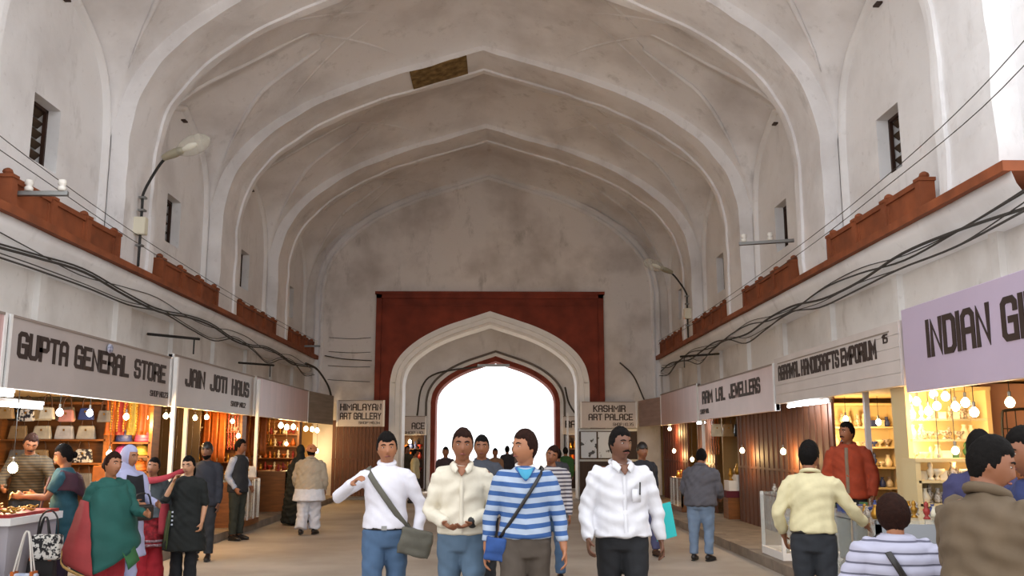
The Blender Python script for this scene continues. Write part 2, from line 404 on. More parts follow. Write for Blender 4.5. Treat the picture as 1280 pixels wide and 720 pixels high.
# ---------------------------------------------------------------- end wall with portal and passage
PX = -0.28
we = tag(empty('wall_end', (CX, Y_END, 0)), 'stained whitewashed end wall around the red gateway', 'wall', kind='structure')
def epart(name, mb, m, smooth=False):
    o = mb.build(name, m, None, smooth); o.parent = we; o.matrix_parent_inverse = Matrix.Translation((-CX, -Y_END, 0)); return o
def wall_with_arch(line, cx, y, x0, x1, ztop):
    mb = MB()
    mb.add([(x0, y, 0), (cx + line[0][0], y, 0), (cx + line[0][0], y, ztop), (x0, y, ztop)], [(0, 1, 2, 3)])
    mb.add([(cx + line[-1][0], y, 0), (x1, y, 0), (x1, y, ztop), (cx + line[-1][0], y, ztop)], [(0, 1, 2, 3)])
    for (xa, za), (xb, zb) in zip(line[:-1], line[1:]):
        if xb - xa > 1e-4: mb.add([(cx + xa, y, za), (cx + xb, y, zb), (cx + xb, y, ztop), (cx + xa, y, ztop)], [(0, 1, 2, 3)])
    return mb
P_OUT = arch_line(2.97, 3.25, 5.55, 0.0); P_IN = arch_line(2.6, 3.2, 5.2, 0.0)
epart('end_face', wall_with_arch(P_OUT, PX, Y_END, -6.6, 6.0, 10.4), plaster('end_plaster', '#e2dcd8', '#aca29b', '#6c6156', 0.9))
# red gateway frame
mb = wall_with_arch(P_OUT, PX, Y_END - 0.06, PX - 3.42, PX + 3.42, 6.1)
g = epart('red_gate_surround', mb, M_RED2)
fr = MB(); x0, x1, yF = PX - 3.42, PX + 3.42, Y_END
fr.bb(x0, x0 + 0.16, yF - 0.13, yF, 0, 6.1).bb(x1 - 0.16, x1, yF - 0.13, yF, 0, 6.1).bb(x0, x1, yF - 0.13, yF, 5.94, 6.1).bb(x0 - 0.04, x1 + 0.04, yF - 0.17, yF, 6.06, 6.14)
fr.bb(x0 + 0.3, x1 - 0.3, yF - 0.09, yF, 5.72, 5.76)
epart('red_gate_frame', fr, M_RED2)
N1 = normals2(P_OUT); 
sec = sweep_arch(P_OUT, [(0.0, Y_END - 0.02), (0.0, Y_END - 0.10), (-0.16, Y_END - 0.10), (-0.17, Y_END - 0.06), (-0.30, Y_END - 0.05), (-0.31, Y_END), (-0.37, Y_END + 0.02), (-0.37, Y_END + 0.9)], PX)
epart('white_arch_border', sec, M_WHITE)
# moulded blind arch on the end wall
epart('blind_arch_moulding', sweep_arch(arch_line(5.08, 5.9, 9.82, 2.9), [(0.14, Y_END), (0.12, Y_END - 0.11), (0.03, Y_END - 0.12), (0.0, Y_END - 0.02), (-0.03, Y_END - 0.02), (-0.05, Y_END - 0.10), (-0.12, Y_END - 0.09), (-0.14, Y_END)], CX), M_VAULT, True)
# passage
YP = 33.0
wp = tag(empty('wall_passage', (PX, YP, 0)), 'grey plastered passage behind the gateway with the bright exit arch', 'wall', kind='structure')
def ppart(name, mb, m, smooth=False):
    o = mb.build(name, m, None, smooth); o.parent = wp; o.matrix_parent_inverse = Matrix.Translation((-PX, -YP, 0)); return o
ppart('passage_vault', sweep_arch(arch_line(3.7, 3.4, 5.7, 0.0), [(0, Y_END + 0.9), (0, YP)], PX), M_WALL, True)
ppart('portal_back', wall_with_arch(P_IN, PX, Y_END + 0.92, -6.6, 6, 10), M_WALL)
D_OUT = arch_line(2.40, 2.95, 4.82, 0.0)
EX = -0.13
ppart('exit_face', wall_with_arch(D_OUT, EX, YP, -6.6, 6, 10), M_WALL)
ppart('exit_trim_dark', sweep_arch(D_OUT, [(0.10, YP), (0.10, YP - 0.08), (0.03, YP - 0.1), (0.02, YP)], EX), mat('grey_moulding', '#6a625c', 0.8))
ppart('exit_trim_white', sweep_arch(D_OUT, [(0.03, YP - 0.02), (0.02, YP - 0.06), (-0.09, YP - 0.06), (-0.10, YP + 0.1)], EX), M_WHITE)
ppart('exit_red_reveal', sweep_arch(D_OUT, [(-0.09, YP + 0.05), (-0.26, YP + 0.06), (-0.27, YP + 1.0), (1.0, YP + 1.0)], EX), M_RED2)
MB().bb(EX - 0.65, EX + 0.5, YP - 0.15, YP - 0.05, 4.33, 4.42).build('crossbar', M_METAL, None)
tag(COL.objects['crossbar'], 'grey metal bar hung under the crown of the exit arch', 'bar')

# ---------------------------------------------------------------- floor, kerbs, shop platforms
fl = MB(); fl.bb(-40, 40, -40, 80, -0.3, 0.0)
tag(fl.build('floor', M_FLOOR), 'worn beige paving of the bazaar street', 'floor', kind='structure')
KX = {-1: -4.63, 1: 3.5}
for sg in (-1, 1):
    a, b = sorted((KX[sg], KX[sg] + sg * 0.22)); mb = MB()
    k = tag(empty('trim_%d' % (13 if sg < 0 else 14), (KX[sg], 17, 0)), 'low stone kerb along the %s row of shops' % SIDE[sg], 'kerb', kind='structure')
    yy = 5.0
    while yy < 27:
        L = 0.9 + 0.3 * random.random()
        o = MB().bb(-0.11, 0.11, 0, L - 0.012, 0, 0.13 + 0.008 * random.random()).build('kerb_stone', M_KERB, k, loc=(sg * 0.11 + random.uniform(-.008, .008), yy - 17, 0)); yy += L
    a, b = sorted((KX[sg] + sg * 0.22, wx(sg, 8.6)))
    tag(MB().bb(a, b, 5.0, Y_END, 0, 0.125).build('floor_shops_' + SIDE[sg], M_KERB), 'raised stone platform under the %s row of shops' % SIDE[sg], 'platform', kind='structure')
# ---------------------------------------------------------------- shop rows: partitions, back walls, ceilings
SHOP_Y = {-1: [6.0, 14.12, 19.0, 24.4, Y_END], 1: [5.5, 10.4, 14.3, 19.95, 24.6, Y_END]}
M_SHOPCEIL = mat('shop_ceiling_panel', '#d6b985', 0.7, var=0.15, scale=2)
for sg in (-1, 1):
    t = tag(empty('wall_shops_' + SIDE[sg], (wx(sg, 7.6), 17, 0)), 'cream back walls, partitions and ceilings of the %s shops' % SIDE[sg], 'wall', kind='structure')
    PV = Matrix.Translation((-wx(sg, 7.6), -17, 0))
    def sp(name, mb, m):
        o = mb.build(name, m, None); o.parent = t; o.matrix_parent_inverse = PV; return o
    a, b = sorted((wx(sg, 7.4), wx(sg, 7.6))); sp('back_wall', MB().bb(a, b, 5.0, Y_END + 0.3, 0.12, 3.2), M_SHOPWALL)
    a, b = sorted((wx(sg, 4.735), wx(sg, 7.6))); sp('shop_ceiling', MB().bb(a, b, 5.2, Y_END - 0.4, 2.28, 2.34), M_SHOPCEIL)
    a, b = sorted((wx(sg, 4.70), wx(sg, 5.5))); sp('canopy_light_block', MB().bb(a, b, 5.2, Y_END - 0.5, 2.82, 2.86), M_WHITE)  # unseen board added to keep shop light off the wall above
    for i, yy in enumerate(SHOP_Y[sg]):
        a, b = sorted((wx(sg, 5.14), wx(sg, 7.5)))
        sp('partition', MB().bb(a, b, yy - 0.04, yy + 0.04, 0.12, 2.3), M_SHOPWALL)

ORD = ['first', 'second', 'third', 'fourth', 'fifth', 'sixth', 'seventh', 'eighth', 'ninth', 'tenth', 'eleventh', 'twelfth']
# ---------------------------------------------------------------- block lettering
GL = {'A': [[(0, 0), (0, 3.5), (.5, 4), (1.5, 4), (2, 3.5), (2, 0)], [(0, 1.8), (2, 1.8)]], 'B': [[(0, 0), (0, 4), (1.6, 4), (2, 3.6), (2, 2.5), (1.6, 2.1), (0, 2.1)], [(1.6, 2.1), (2, 1.7), (2, .4), (1.6, 0), (0, 0)]],
 'C': [[(2, 3.2), (2, 3.6), (1.6, 4), (.4, 4), (0, 3.6), (0, .4), (.4, 0), (1.6, 0), (2, .4), (2, .8)]], 'D': [[(0, 0), (0, 4), (1.5, 4), (2, 3.5), (2, .5), (1.5, 0), (0, 0)]], 'E': [[(2, 4), (0, 4), (0, 0), (2, 0)], [(0, 2), (1.6, 2)]],
 'F': [[(2, 4), (0, 4), (0, 0)], [(0, 2), (1.6, 2)]], 'G': [[(2, 3.1), (2, 3.6), (1.6, 4), (.4, 4), (0, 3.6), (0, .4), (.4, 0), (2, 0), (2, 1.9), (1.1, 1.9)]], 'H': [[(0, 0), (0, 4)], [(2, 0), (2, 4)], [(0, 2), (2, 2)]], 'I': [[(0, 0), (0, 4)]],
 'J': [[(2, 4), (2, .4), (1.6, 0), (.4, 0), (0, .4), (0, 1)]], 'K': [[(0, 0), (0, 4)], [(2, 4), (0, 1.9)], [(.6, 2.4), (2, 0)]], 'L': [[(0, 4), (0, 0), (2, 0)]], 'M': [[(0, 0), (0, 4), (1.3, 1.6), (2.6, 4), (2.6, 0)]], 'N': [[(0, 0), (0, 4), (2, 0), (2, 4)]],
 'O': [[(.4, 0), (1.6, 0), (2, .4), (2, 3.6), (1.6, 4), (.4, 4), (0, 3.6), (0, .4), (.4, 0)]], 'P': [[(0, 0), (0, 4), (1.6, 4), (2, 3.6), (2, 2.2), (1.6, 1.8), (0, 1.8)]], 'R': [[(0, 0), (0, 4), (1.6, 4), (2, 3.6), (2, 2.3), (1.6, 1.9), (0, 1.9)], [(1.2, 1.9), (2, 1.2), (2, 0)]],
 'S': [[(2, 3.3), (2, 3.6), (1.6, 4), (.4, 4), (0, 3.6), (0, 2.4), (.4, 2), (1.6, 2), (2, 1.6), (2, .4), (1.6, 0), (.4, 0), (0, .4), (0, .8)]], 'T': [[(0, 4), (2, 4)], [(1, 4), (1, 0)]], 'U': [[(0, 4), (0, .4), (.4, 0), (1.6, 0), (2, .4), (2, 4)]],
 'W': [[(0, 4), (.5, 0), (1.3, 2.6), (2.1, 0), (2.6, 4)]], 'Y': [[(0, 4), (1, 2), (2, 4)], [(1, 2), (1, 0)]], '.': [[(0, 0), (0, .3)]], '1': [[(.3, 3.3), (1, 4), (1, 0)]], '2': [[(0, 3.4), (.4, 4), (1.6, 4), (2, 3.5), (2, 2.6), (0, .5), (0, 0), (2, 0)]],
 '3': [[(0, 3.6), (.4, 4), (1.6, 4), (2, 3.6), (2, 2.4), (1.5, 2), (.8, 2)], [(1.5, 2), (2, 1.6), (2, .4), (1.6, 0), (.4, 0), (0, .4)]], '5': [[(2, 4), (0, 4), (0, 2.3), (1.6, 2.3), (2, 1.9), (2, .4), (1.6, 0), (0, 0)]], '4': [[(1.5, 0), (1.5, 4), (0, 1.2), (2, 1.2)]]}
def text_mesh(s, width, height, weight=0.55, depth=0.006):
    """block letters in x-z, facing -y, lower left at the origin"""
    segs = []; x = 0.0
    for ch in s:
        if ch == ' ': x += 1.3; continue
        g = GL[ch]; wmax = max(p[0] for st in g for p in st)
        segs += [[(p[0] + x, p[1]) for p in st] for st in g]; x += wmax + 0.75 + weight * 0.3
    tot = x - 0.75 - weight * 0.3 + weight; sx, sz = width / tot, height / (4 + weight); mb = MB()
    h = weight / 2
    for si, st in enumerate(segs):            # mitred thick polyline
        closed = st[0] == st[-1] and len(st) > 3; pts = st[:-1] if closed else st; n = len(pts); off = []
        def dirn(i, j): d = math.hypot(pts[j][0] - pts[i][0], pts[j][1] - pts[i][1]) or 1; return ((pts[j][0] - pts[i][0]) / d, (pts[j][1] - pts[i][1]) / d)
        for i in range(n):
            p = pts[i]
            din = dirn(i - 1, i) if (i or closed) else None; dout = dirn(i, (i + 1) % n) if (i < n - 1 or closed) else None
            if din is None: d = dout; p = (p[0] - d[0] * h, p[1] - d[1] * h); m_ = (-d[1] * h, d[0] * h)
            elif dout is None: d = din; p = (p[0] + d[0] * h, p[1] + d[1] * h); m_ = (-d[1] * h, d[0] * h)
            else:
                nx, nz = -(din[1] + dout[1]), din[0] + dout[0]; L = math.hypot(nx, nz) or 1; nx, nz = nx / L, nz / L
                c = max(0.5, nx * -din[1] + nz * din[0]); m_ = (nx * h / c, nz * h / c)
            cl = lambda z: max(-h, min(4 + h, z)); off.append(((p[0] + m_[0], cl(p[1] + m_[1])), (p[0] - m_[0], cl(p[1] - m_[1]))))
        for i in range(n if closed else n - 1):
            a_, b_ = off[i], off[(i + 1) % n]; q = [a_[1], b_[1], b_[0], a_[0]]
            v = [((p[0] + h) * sx, y, (p[1] + h) * sz) for y in (-depth - .0006 * (si % 4), 0) for p in q]
            mb.add(v, [(0, 1, 2, 3), (7, 6, 5, 4), (0, 4, 5, 1), (1, 5, 6, 2), (2, 6, 7, 3), (3, 7, 4, 0)])
    return mb
M_INK = mat('brown_black_paint', '#2e201c', 0.6)
def sign(label, p0, p1, z0, z1, m, texts, name='shop_sign', frame=True, thick=0.07, group='shop name boards'):
    """board from p0 to p1 (its left and right lower corner as read), facing the reader"""
    a = Vector((p0[0], p0[1], 0)); b = Vector((p1[0], p1[1], 0)); L = (b - a).length; rz = math.atan2(b.y - a.y, b.x - a.x)
    t = tag(empty(name, (a.x, a.y, z0), rz), label, 'sign', group); H = z1 - z0
    bevel(MB().bb(0.0, L, 0, thick, 0, H).build('board', m, t), 0.006, 1)
    if frame:
        fm = M_WHITE
        MB().bb(0, 0.05, -0.015, thick, 0, H).build('edge_strip', fm, t); MB().bb(L - 0.05, L, -0.015, thick, 0, H).build('edge_strip', fm, t)
        MB().bb(0.05, L - 0.05, -0.012, 0.02, H - 0.025, H).build('edge_strip', mat('sign_rail', '#8d8078', 0.6), t)
    for tx in texts:
        s, x, z, w, h = tx[:5]; wt = tx[5] if len(tx) > 5 else 0.8
        text_mesh(s, w, h, wt).build('lettering' if h > 0.14 else 'shop_number', tx[6] if len(tx) > 6 else M_INK, t, loc=(x, -0.001 if frame else -0.001, z))
    return t
M_S1 = mat('sign_grey', '#b5aba8', 0.5, var=0.12, scale=1.2); M_S2 = mat('sign_taupe', '#b0a49e', 0.35, var=0.12, scale=1.2)
M_S3 = mat('sign_pink', '#c9a6a4', 0.3, var=0.15, scale=2, stretch=(3, 3, .4)); M_S4 = mat('sign_lilac', '#b9aac0', 0.5, var=0.06, scale=1)
M_S5 = mat('sign_wood_grey', '#94887c', 0.7, var=0.3, scale=3, stretch=(.3, .3, 5)); M_S6 = mat('sign_white', '#c9c0bc', 0.5, var=0.12, scale=2)
SL, SR = -5.0, 4.3                            # board faces, left and right row (seen from the street)
def lsign(label, y0, y1, z0, z1, m, tx, **k): return sign(label, (SL, y0), (SL, y1), z0, z1, m, tx, **k)
def rsign(label, y0, y1, z0, z1, m, tx, **k): return sign(label, (SR, y1), (SR, y0), z0, z1, m, tx, **k)
lsign('plain pinkish shop board cut by the left picture edge', 6.2, 9.33, 2.15, 2.9, M_S3, [])
g = lsign('long grey shop board lettered GUPTA GENERAL STORE', 9.38, 14.1, 2.15, 2.9, M_S1, [('GUPTA', 0.2, 0.32, 1.14, 0.28, 0.85), ('GENERAL', 1.5, 0.32, 1.62, 0.28, 0.85), ('STORE', 3.3, 0.33, 1.2, 0.27, 0.85), ('SHOP NO.23', 3.93, 0.12, 0.72, 0.085, 0.6)])
MB().lathe([(0.03, 0), (0.065, 0.02), (0.05, 0.05), (0.02, 0.06)], n=10).build('badge', mat('blue_white_badge', '#c9cbe0', 0.4, col2='#33334d', scale=30), g, loc=(2.4, -0.005, 0.64)).rotation_euler = (PI / 2, 0, 0)
lsign('taupe shop board with smeared lettering beyond the general store', 14.14, 18.95, 2.16, 2.96, M_S2, [('JAIN', 0.62, 0.34, 1.0, 0.3, 0.95), ('JOTI', 1.9, 0.34, 1.0, 0.3, 0.95), ('HAUS', 3.2, 0.34, 1.2, 0.3, 0.95), ('SHOP NO.2', 3.2, 0.13, 1.0, 0.1, 0.6)])
lsign('blank shiny pink board after the two lettered ones on the left', 19.0, 24.35, 2.16, 2.98, M_S3, [])
sign('weathered grey wooden board in the far left corner', (-5.0, 24.42), (-4.80, 26.95), 2.15, 2.98, M_S5, [], frame=False)
g = sign('cream board lettered HIMALAYAN ART GALLERY', (-4.72, 27.0), (-3.32, 27.0), 2.1, 2.86, M_S6, [('HIMALAYAN', 0.1, 0.46, 1.2, 0.2, 0.75), ('ART GALLERY', 0.1, 0.2, 1.2, 0.2, 0.75), ('SHOP NO.34', 0.65, 0.07, 0.62, 0.08, 0.6)])
for x in (.15, 1.25): MB().bb(x - .02, x + .02, .07, .56, .35, .39).build('wall_strut', M_METAL, g)
g = sign('cream board lettered KASHMIR ART PALACE', (2.36, 27.0), (4.03, 27.0), 2.06, 2.82, M_S6, [('KASHMIR', 0.38, 0.46, 0.95, 0.2, 0.75), ('ART PALACE', 0.24, 0.22, 1.3, 0.19, 0.75), ('SHOP NO.35', 0.95, 0.06, 0.6, 0.09, 0.6)])
for x in (.15, 1.5): MB().bb(x - .02, x + .02, .07, .56, .35, .39).build('wall_strut', M_METAL, g)
sign('weathered pinkish board in the far right corner', (4.06, 26.95), (4.3, 24.65), 2.1, 2.84, mat('sign_faded_pink', '#a78e88', 0.6, var=0.25, scale=3, stretch=(.4, .4, 4)), [], frame=False)
sign('small sign ending in ACE inside the left of the gateway', (-3.34, 31.5), (-2.45, 31.5), 1.9, 2.54, M_S6, [('ACE', 0.38, 0.2, 0.45, 0.22, 0.7), ('SHOP NO.', 0.1, 0.04, 0.7, 0.09, 0.6)])
sign('small sign beginning RA inside the right of the gateway', (2.12, 31.5), (2.9, 31.5), 1.93, 2.54, M_S6, [('RA', 0.12, 0.22, 0.36, 0.24, 0.7)])
rsign('blank shiny pink board before the far right corner', 20.0, 24.6, 2.08, 2.9, M_S3, [])
rsign('pale pink board with smeared jewellers lettering on the right', 14.35, 19.95, 2.1, 2.84, mat('sign_pale_pink', '#c8b0ae', 0.35, var=0.12, scale=2), [('RAM', 0.42, 0.32, 0.95, 0.27, 0.95), ('LAL', 1.65, 0.32, 0.75, 0.27, 0.95), ('JEWELLERS', 2.7, 0.32, 2.1, 0.27, 0.95), ('SHOP NO.', 0.2, 0.12, 0.8, 0.1, 0.7)])
b = rsign('white planked board lettered AGRAWAL HANDICRAFTS EMPORIUM', 9.75, 14.3, 2.2, 2.9, mat('batten_white', '#b9aca8', 0.6), [], frame=False)
for q in range(5):                            # horizontal planks of the board
    MB().bb(0.02, 4.53, -0.014, 0.004, 0, 0.135).build('plank', M_S6, b, loc=(0, 0, 0.003 + q * 0.139))
text_mesh('AGRAWAL HANDICRAFTS EMPORIUM', 3.72, 0.23, 0.95).build('lettering', M_INK, b, loc=(0.22, -0.016, 0.34))
text_mesh('15', 0.16, 0.1, 0.8).build('shop_number', M_INK, b, loc=(4.1, -0.016, 0.49))
MB().bb(0.2, 4.3, -0.02, -0.004, 0.6, 0.615).build('rail', M_S5, b)
rsign('big lilac board lettered INDIAN GIFT at the right edge', 5.6, 9.7, 2.12, 3.0, M_S4, [('INDIAN', 0.55, 0.32, 1.22, 0.38, 0.75), ('GIFT', 1.95, 0.32, 0.9, 0.38, 0.75)], frame=False)

# posts carrying the boards
def post(x, y, label, z1=2.9):
    t = tag(empty('post', (x, y, 0.125)), label, 'post', 'posts under the shop boards')
    MB().bb(-0.03, 0.03, -0.03, 0.03, 0, z1 - 0.125).build('shaft', M_WHITE, t); MB().bb(-0.06, 0.06, -0.06, 0.06, 0, 0.02).build('foot_plate', M_METAL, t)
post(-4.93, 14.12, 'white post between the general store and the next shop'); post(-5.2, 15.5, 'white post inside the second shop on the left', 2.28); 
post(-4.93, 19.0, 'white post at the far end of the second shop on the left')
post(4.4, 20.0, 'white post at the far end of the brown shutter shop', 2.28)
post(4.62, 11.6, 'white post beside the man in the orange jacket', 2.28); post(-3.42, 29.5, 'grey post before the small ACE sign', 2.6); post(2.2, 29.8, 'grey post before the small RA sign', 2.6)

# closed shutters
def shutter(label, x, y0, y1, n, m, face):
    t = tag(empty('folding_shutter', (x, (y0 + y1) / 2, 0.125)), label, 'shutter'); L = y1 - y0
    for q in range(n):
        MB().bb(-0.02, 0.02, -L / n / 2 * 0.9, L / n / 2 * 0.9, 0, 2.1).build('slat', m, t, loc=(face * (0.012 if q % 2 else 0), -L / 2 + L * (q + 0.5) / n, 0))
    MB().bb(-0.03, 0.03, -L / 2, L / 2, 2.08, 2.16).build('top_rail', m, t); MB().bb(-0.035 , 0.035, -L / 2, L / 2, 1.02, 1.06).build('middle_rail', m, t)
    return t
M_SHUT = mat('brown_shutter', '#6b3f28', 0.6, var=0.45, scale=5, stretch=(4, 4, .5))
shutter('closed brown folding shutter behind the white display case', 4.72, 13.05, 18.3, 38, M_SHUT, -1)
shutter('narrow dark brown shutter between far right shops', 4.72, 20.3, 22.0, 12, M_SHUT, -1)
shutter('dark red shutter near the far right corner', 4.72, 23.2, 26.6, 20, mat('maroon_shutter', '#5c211a', 0.6, var=0.4, scale=5), -1)
t = shutter('brown shutter closing the shop under the art gallery board', -3.95, 0, 1.5, 14, M_SHUT, -1); t.location = (-4.1, 27.2, 0.125); t.rotation_euler = (0, 0, PI / 2)
t = shutter('dark brown door panel inside the second left shop', -5.6, 14.3, 15.9, 12, mat('dark_panel', '#3f2d14', 0.6, var=0.3, scale=4), 1); t.location = (-6.1, 16.6, 0.125); t.rotation_euler = (0, 0, PI / 2)
# end wall bays under the art boards
t = tag(empty('shop_showcase', (3.2, 27.4, 0)), 'dark framed showcase with black and white pictures under Kashmir board', 'showcase')
MB().bb(-0.85, 0.85, -0.12, 0.1, 0, 2.05).build('frame', M_DARKWOOD, t)
MB().bb(-0.8, -0.35, -0.14, -0.12, 1.2, 1.95).build('picture', mat('picture_dark', '#10141c', 0.3, col2='#c8d4e4', scale=4, lo=0.6, hi=0.62), t)
MB().bb(-0.3, 0.2, -0.14, -0.12, 1.2, 1.95).build('picture', mat('picture_pale', '#d6dfe8', 0.3, col2='#20242c', scale=3, lo=0.42, hi=0.46), t)
MB().bb(-0.85, 0.85, -0.15, -0.1, 1.1, 1.16).build('rail', M_METAL, t); MB().bb(-0.85, 0.85, -0.15, -0.1, 1.97, 2.05).build('rail', M_METAL, t)

# ---------------------------------------------------------------- bulbs and tubes
WARM, COOL = (1.0, 0.62, 0.25), (0.85, 0.93, 1.0)
def emis(name, c, s):
    if name in MATS: return MATS[name]
    m = bpy.data.materials.new(name); m.use_nodes = True; MATS[name] = m; b = m.node_tree.nodes['Principled BSDF']
    b.inputs['Base Color'].default_value = (*c, 1); b.inputs['Emission Color'].default_value = (*c, 1); b.inputs['Emission Strength'].default_value = s; return m
M_BW = emis('bulb_warm', (1.0, 0.8, 0.45), 14); M_BC = emis('bulb_cool', (0.9, 0.96, 1.0), 14)
BULB_MESH = {}
def bulb(p, label, group, warm=True, watts=10, r=0.04, cord_to=2.28):
    t = tag(empty('light_bulb', p), label, 'bulb', group); k = (warm, r)
    if k not in BULB_MESH:
        BULB_MESH[k] = (MB().lathe([(0.012, r * 1.3), (r * 0.45, r * 1.15), (r * 0.95, r * 0.45), (r, 0), (r * 0.8, -r * 0.6), (r * 0.35, -r * 0.95), (0.004, -r)], n=10).mesh('glass', M_BW if warm else M_BC, True), MB().lathe([(0.014, 0), (0.016, 0.05), (0.006, 0.06)], n=8).mesh('socket', M_METAL))
    link_mesh('glass', BULB_MESH[k][0], t); link_mesh('socket', BULB_MESH[k][1], t, (0, 0, r * 1.2))
    if cord_to > p[2] + 0.1: MB().bb(-0.003, 0.003, -0.003, 0.003, r * 1.2 + 0.05, cord_to - p[2]).build('cord', M_CABLE, t)
    if watts:
        l = bpy.data.lights.new('bulb_light', 'POINT'); l.energy = watts * 1.15; l.color = WARM if warm else COOL; l.shadow_soft_size = 0.05
        o = bpy.data.objects.new('bulb_light', l); COL.objects.link(o); o.parent = t; o.location = (0, 0, -r - 0.06)
B1 = [(-5.15, 10.95, 1.95, 0), (-5.15, 11.75, 1.97, 0), (-5.15, 12.9, 1.96, 1), (-5.15, 13.6, 1.97, 1)]
for i, (x, y, z, wm) in enumerate(B1):
    bulb((x, y, z), ('left', 'right')[i % 2] + (' white bulb hanging at the front of the general store' if not wm else ' yellow bulb hanging at the far end of the general store'), 'general store front bulbs', bool(wm), 16)
bulb((-5.2, 10.1, 1.33), 'bare yellow bulb hung low in front of the shopkeeper', None, True, 12, 0.05); bulb((-5.35, 9.7, 1.33), 'bare yellow bulb at the left picture edge', None, True, 8, 0.045)
bulb((-5.55, 13.4, 1.45), 'yellow bulb low above the girl in the grey top', None, True, 10, 0.045)
for q, (y, z) in enumerate([(14.0, 2.02), (14.25, 2.04), (15.35, 2.03), (15.95, 2.06), (17.5, 2.03)]): bulb((-5.2, y * 1.04, z), ORD[q] + ' small spot bulb from the left under the taupe board', 'spot bulbs of the second left shop', True, 12)
for q, (y, z) in enumerate([(21.6, 2.03), (22.2, 2.0), (22.9, 2.02), (23.6, 1.98), (24.4, 2.0), (25.2, 2.0), (25.9, 1.98)]): bulb((-5.2, y * 1.03, z), ORD[q] + ' bright bulb from the left in the far left cluster', 'bulbs of the far left shops', True, 7, 0.06)
bulb((-5.1, 18.3, 1.75), 'yellow bulb before the second left shop shelves', None, True, 12); bulb((-5.2, 22.9, 1.6), 'yellow bulb left of the orange turban', None, True, 10); bulb((-5.25, 27.0, 1.40), 'yellow bulb beside the black robe', None, True, 8, 0.055)
for (y, z, s, wt) in [(23.1, 1.99, 'high bulb under the blank pink right board', 14), (22.6, 1.42, 'low bulb left of the grey jacket man', 12), (19.9, 1.36, 'bulb above the head of the grey jacket man', 12), (20.5, 1.24, 'bulb at the shoulder of the grey jacket man', 8), (16.25, 1.47, 'small bulb at the left of the brown shutter', 8), (13.9, 1.47, 'yellow bulb hung before the brown shutter', 12)]:
    bulb((4.5, y * 1.06, z), s, None, True, wt, 0.045)
for q, (y, z) in enumerate([(10.15, 2.08), (10.0, 2.04), (10.1, 1.9), (9.85, 1.93), (9.65, 2.1), (9.5, 1.97), (9.32, 2.06), (9.15, 1.95), (8.95, 1.98), (8.75, 1.88), (8.25, 1.95)]): bulb((4.5 + 0.1 * random.random(), y, z), ORD[q] + ' bright bulb from the left over the glass shelves', 'bulbs over the glass shelves', True, 2.6, 0.042)
bulb((4.45, 10.2, 1.61), 'yellow bulb hanging before the glass shelves', None, True, 12, 0.05); bulb((4.45, 9.4, 1.37), 'yellow bulb low over the trinket counter', None, True, 12, 0.05); bulb((4.45, 9.05, 1.52), 'white bulb between the two low yellow bulbs', None, True, 6, 0.035)
def tube_lamp(a, b, label, watts, warm=False):
    a, b = Vector(a), Vector(b); t = tag(empty('fluorescent_lamp', (a + b) / 2), label, 'lamp'); d = (b - a) / 2
    MB().tube([-d, d], 0.02, n=8, cap=0.2).build('tube', M_BC, t); MB().bar(-d * 1.03 + Vector((0, 0, 0.05)), d * 1.03 + Vector((0, 0, 0.05)), 0.05, 0.04).build('fitting', M_WHITE, t)
    for s in (-1, 1): MB().bar(d * s + Vector((0, 0, -0.02)), d * s + Vector((0, 0, 0.06)), 0.03).build('holder', M_WHITE, t)
    l = bpy.data.lights.new('tube_light', 'POINT'); l.energy = watts; l.color = COOL; l.shadow_soft_size = 0.1; o = bpy.data.objects.new('tube_light', l); COL.objects.link(o); o.parent = t; o.location = (0, 0, -0.1)
tube_lamp((4.45, 14.2, 2.16), (4.45, 12.4, 2.16), 'white fluorescent tube under the planked board', 14)
tube_lamp((-5.25, 9.5, 2.0), (-5.25, 10.7, 2.0), 'white fluorescent tube at the front of the general store', 14); tube_lamp((-5.7, 9.5, 2.15), (-5.7, 10.9, 2.15), 'second white fluorescent tube deeper in the general store', 14)
tube_lamp((4.5, 21.0, 2.06), (4.5, 20.2, 2.06), 'short fluorescent tube under the pale pink board', 8)

# ---------------------------------------------------------------- street lamps, cables, brackets
def street_lamp(label, x, y, z, sg, reach):
    t = tag(empty('street_lamp', (x, y, z)), label, 'lamp', 'street lamps on the piers'); s = sg
    MB().tube([(0, 0, 0), (0, 0, 0.9), (s * 0.02, -0.02, 1.15), (s * reach * 0.6, -0.12, 1.5), (s * reach, -0.2, 1.66)], 0.022, n=8, sub=4).build('arm', M_DARK, t, True)
    bevel(MB().bb(-0.09, 0.09, -0.08, 0.06, 0.48, 0.75).build('control_box', mat('cream_box', '#d8d2bd', 0.5), t), 0.01, 1)
    for q in (0.3, 0.85, 1.05): MB().bb(-0.05, 0.05, -0.04, 0.06, q, q + 0.03).build('clamp', M_METAL, t)
    d = Vector((s * 0.93, -0.2, 0.33)).normalized(); a = Vector((s * reach, -0.2, 1.66))
    MB().tube([a - d * 0.05, a + d * 0.12, a + d * 0.25], [0.05, 0.07, 0.06], n=10).build('lamp_head', mat('lamp_alu', '#a9a48f', 0.4, metal=0.5), t, True)
    MB().tube([a + d * 0.2, a + d * 0.32, a + d * 0.5, a + d * 0.66, a + d * 0.72], [0.07, 0.13, 0.15, 0.11, 0.04], n=12).build('glass_bowl', mat('lamp_glass', '#d4d2c2', 0.06, alpha=0.3), t, True)
    MB().tube([a + d * 0.28, a + d * 0.4, a + d * 0.5], [0.03, 0.055, 0.03], n=10).build('lamp', mat('lamp_bulb', '#f2f0e4', 0.2), t, True)
street_lamp('street lamp with glass bowl on the left pier', -5.47, 13.75, 4.25, 1, 0.4)
street_lamp('street lamp with glass bowl on the far right pier', 4.78, 23.1, 4.25, -1, 0.45)
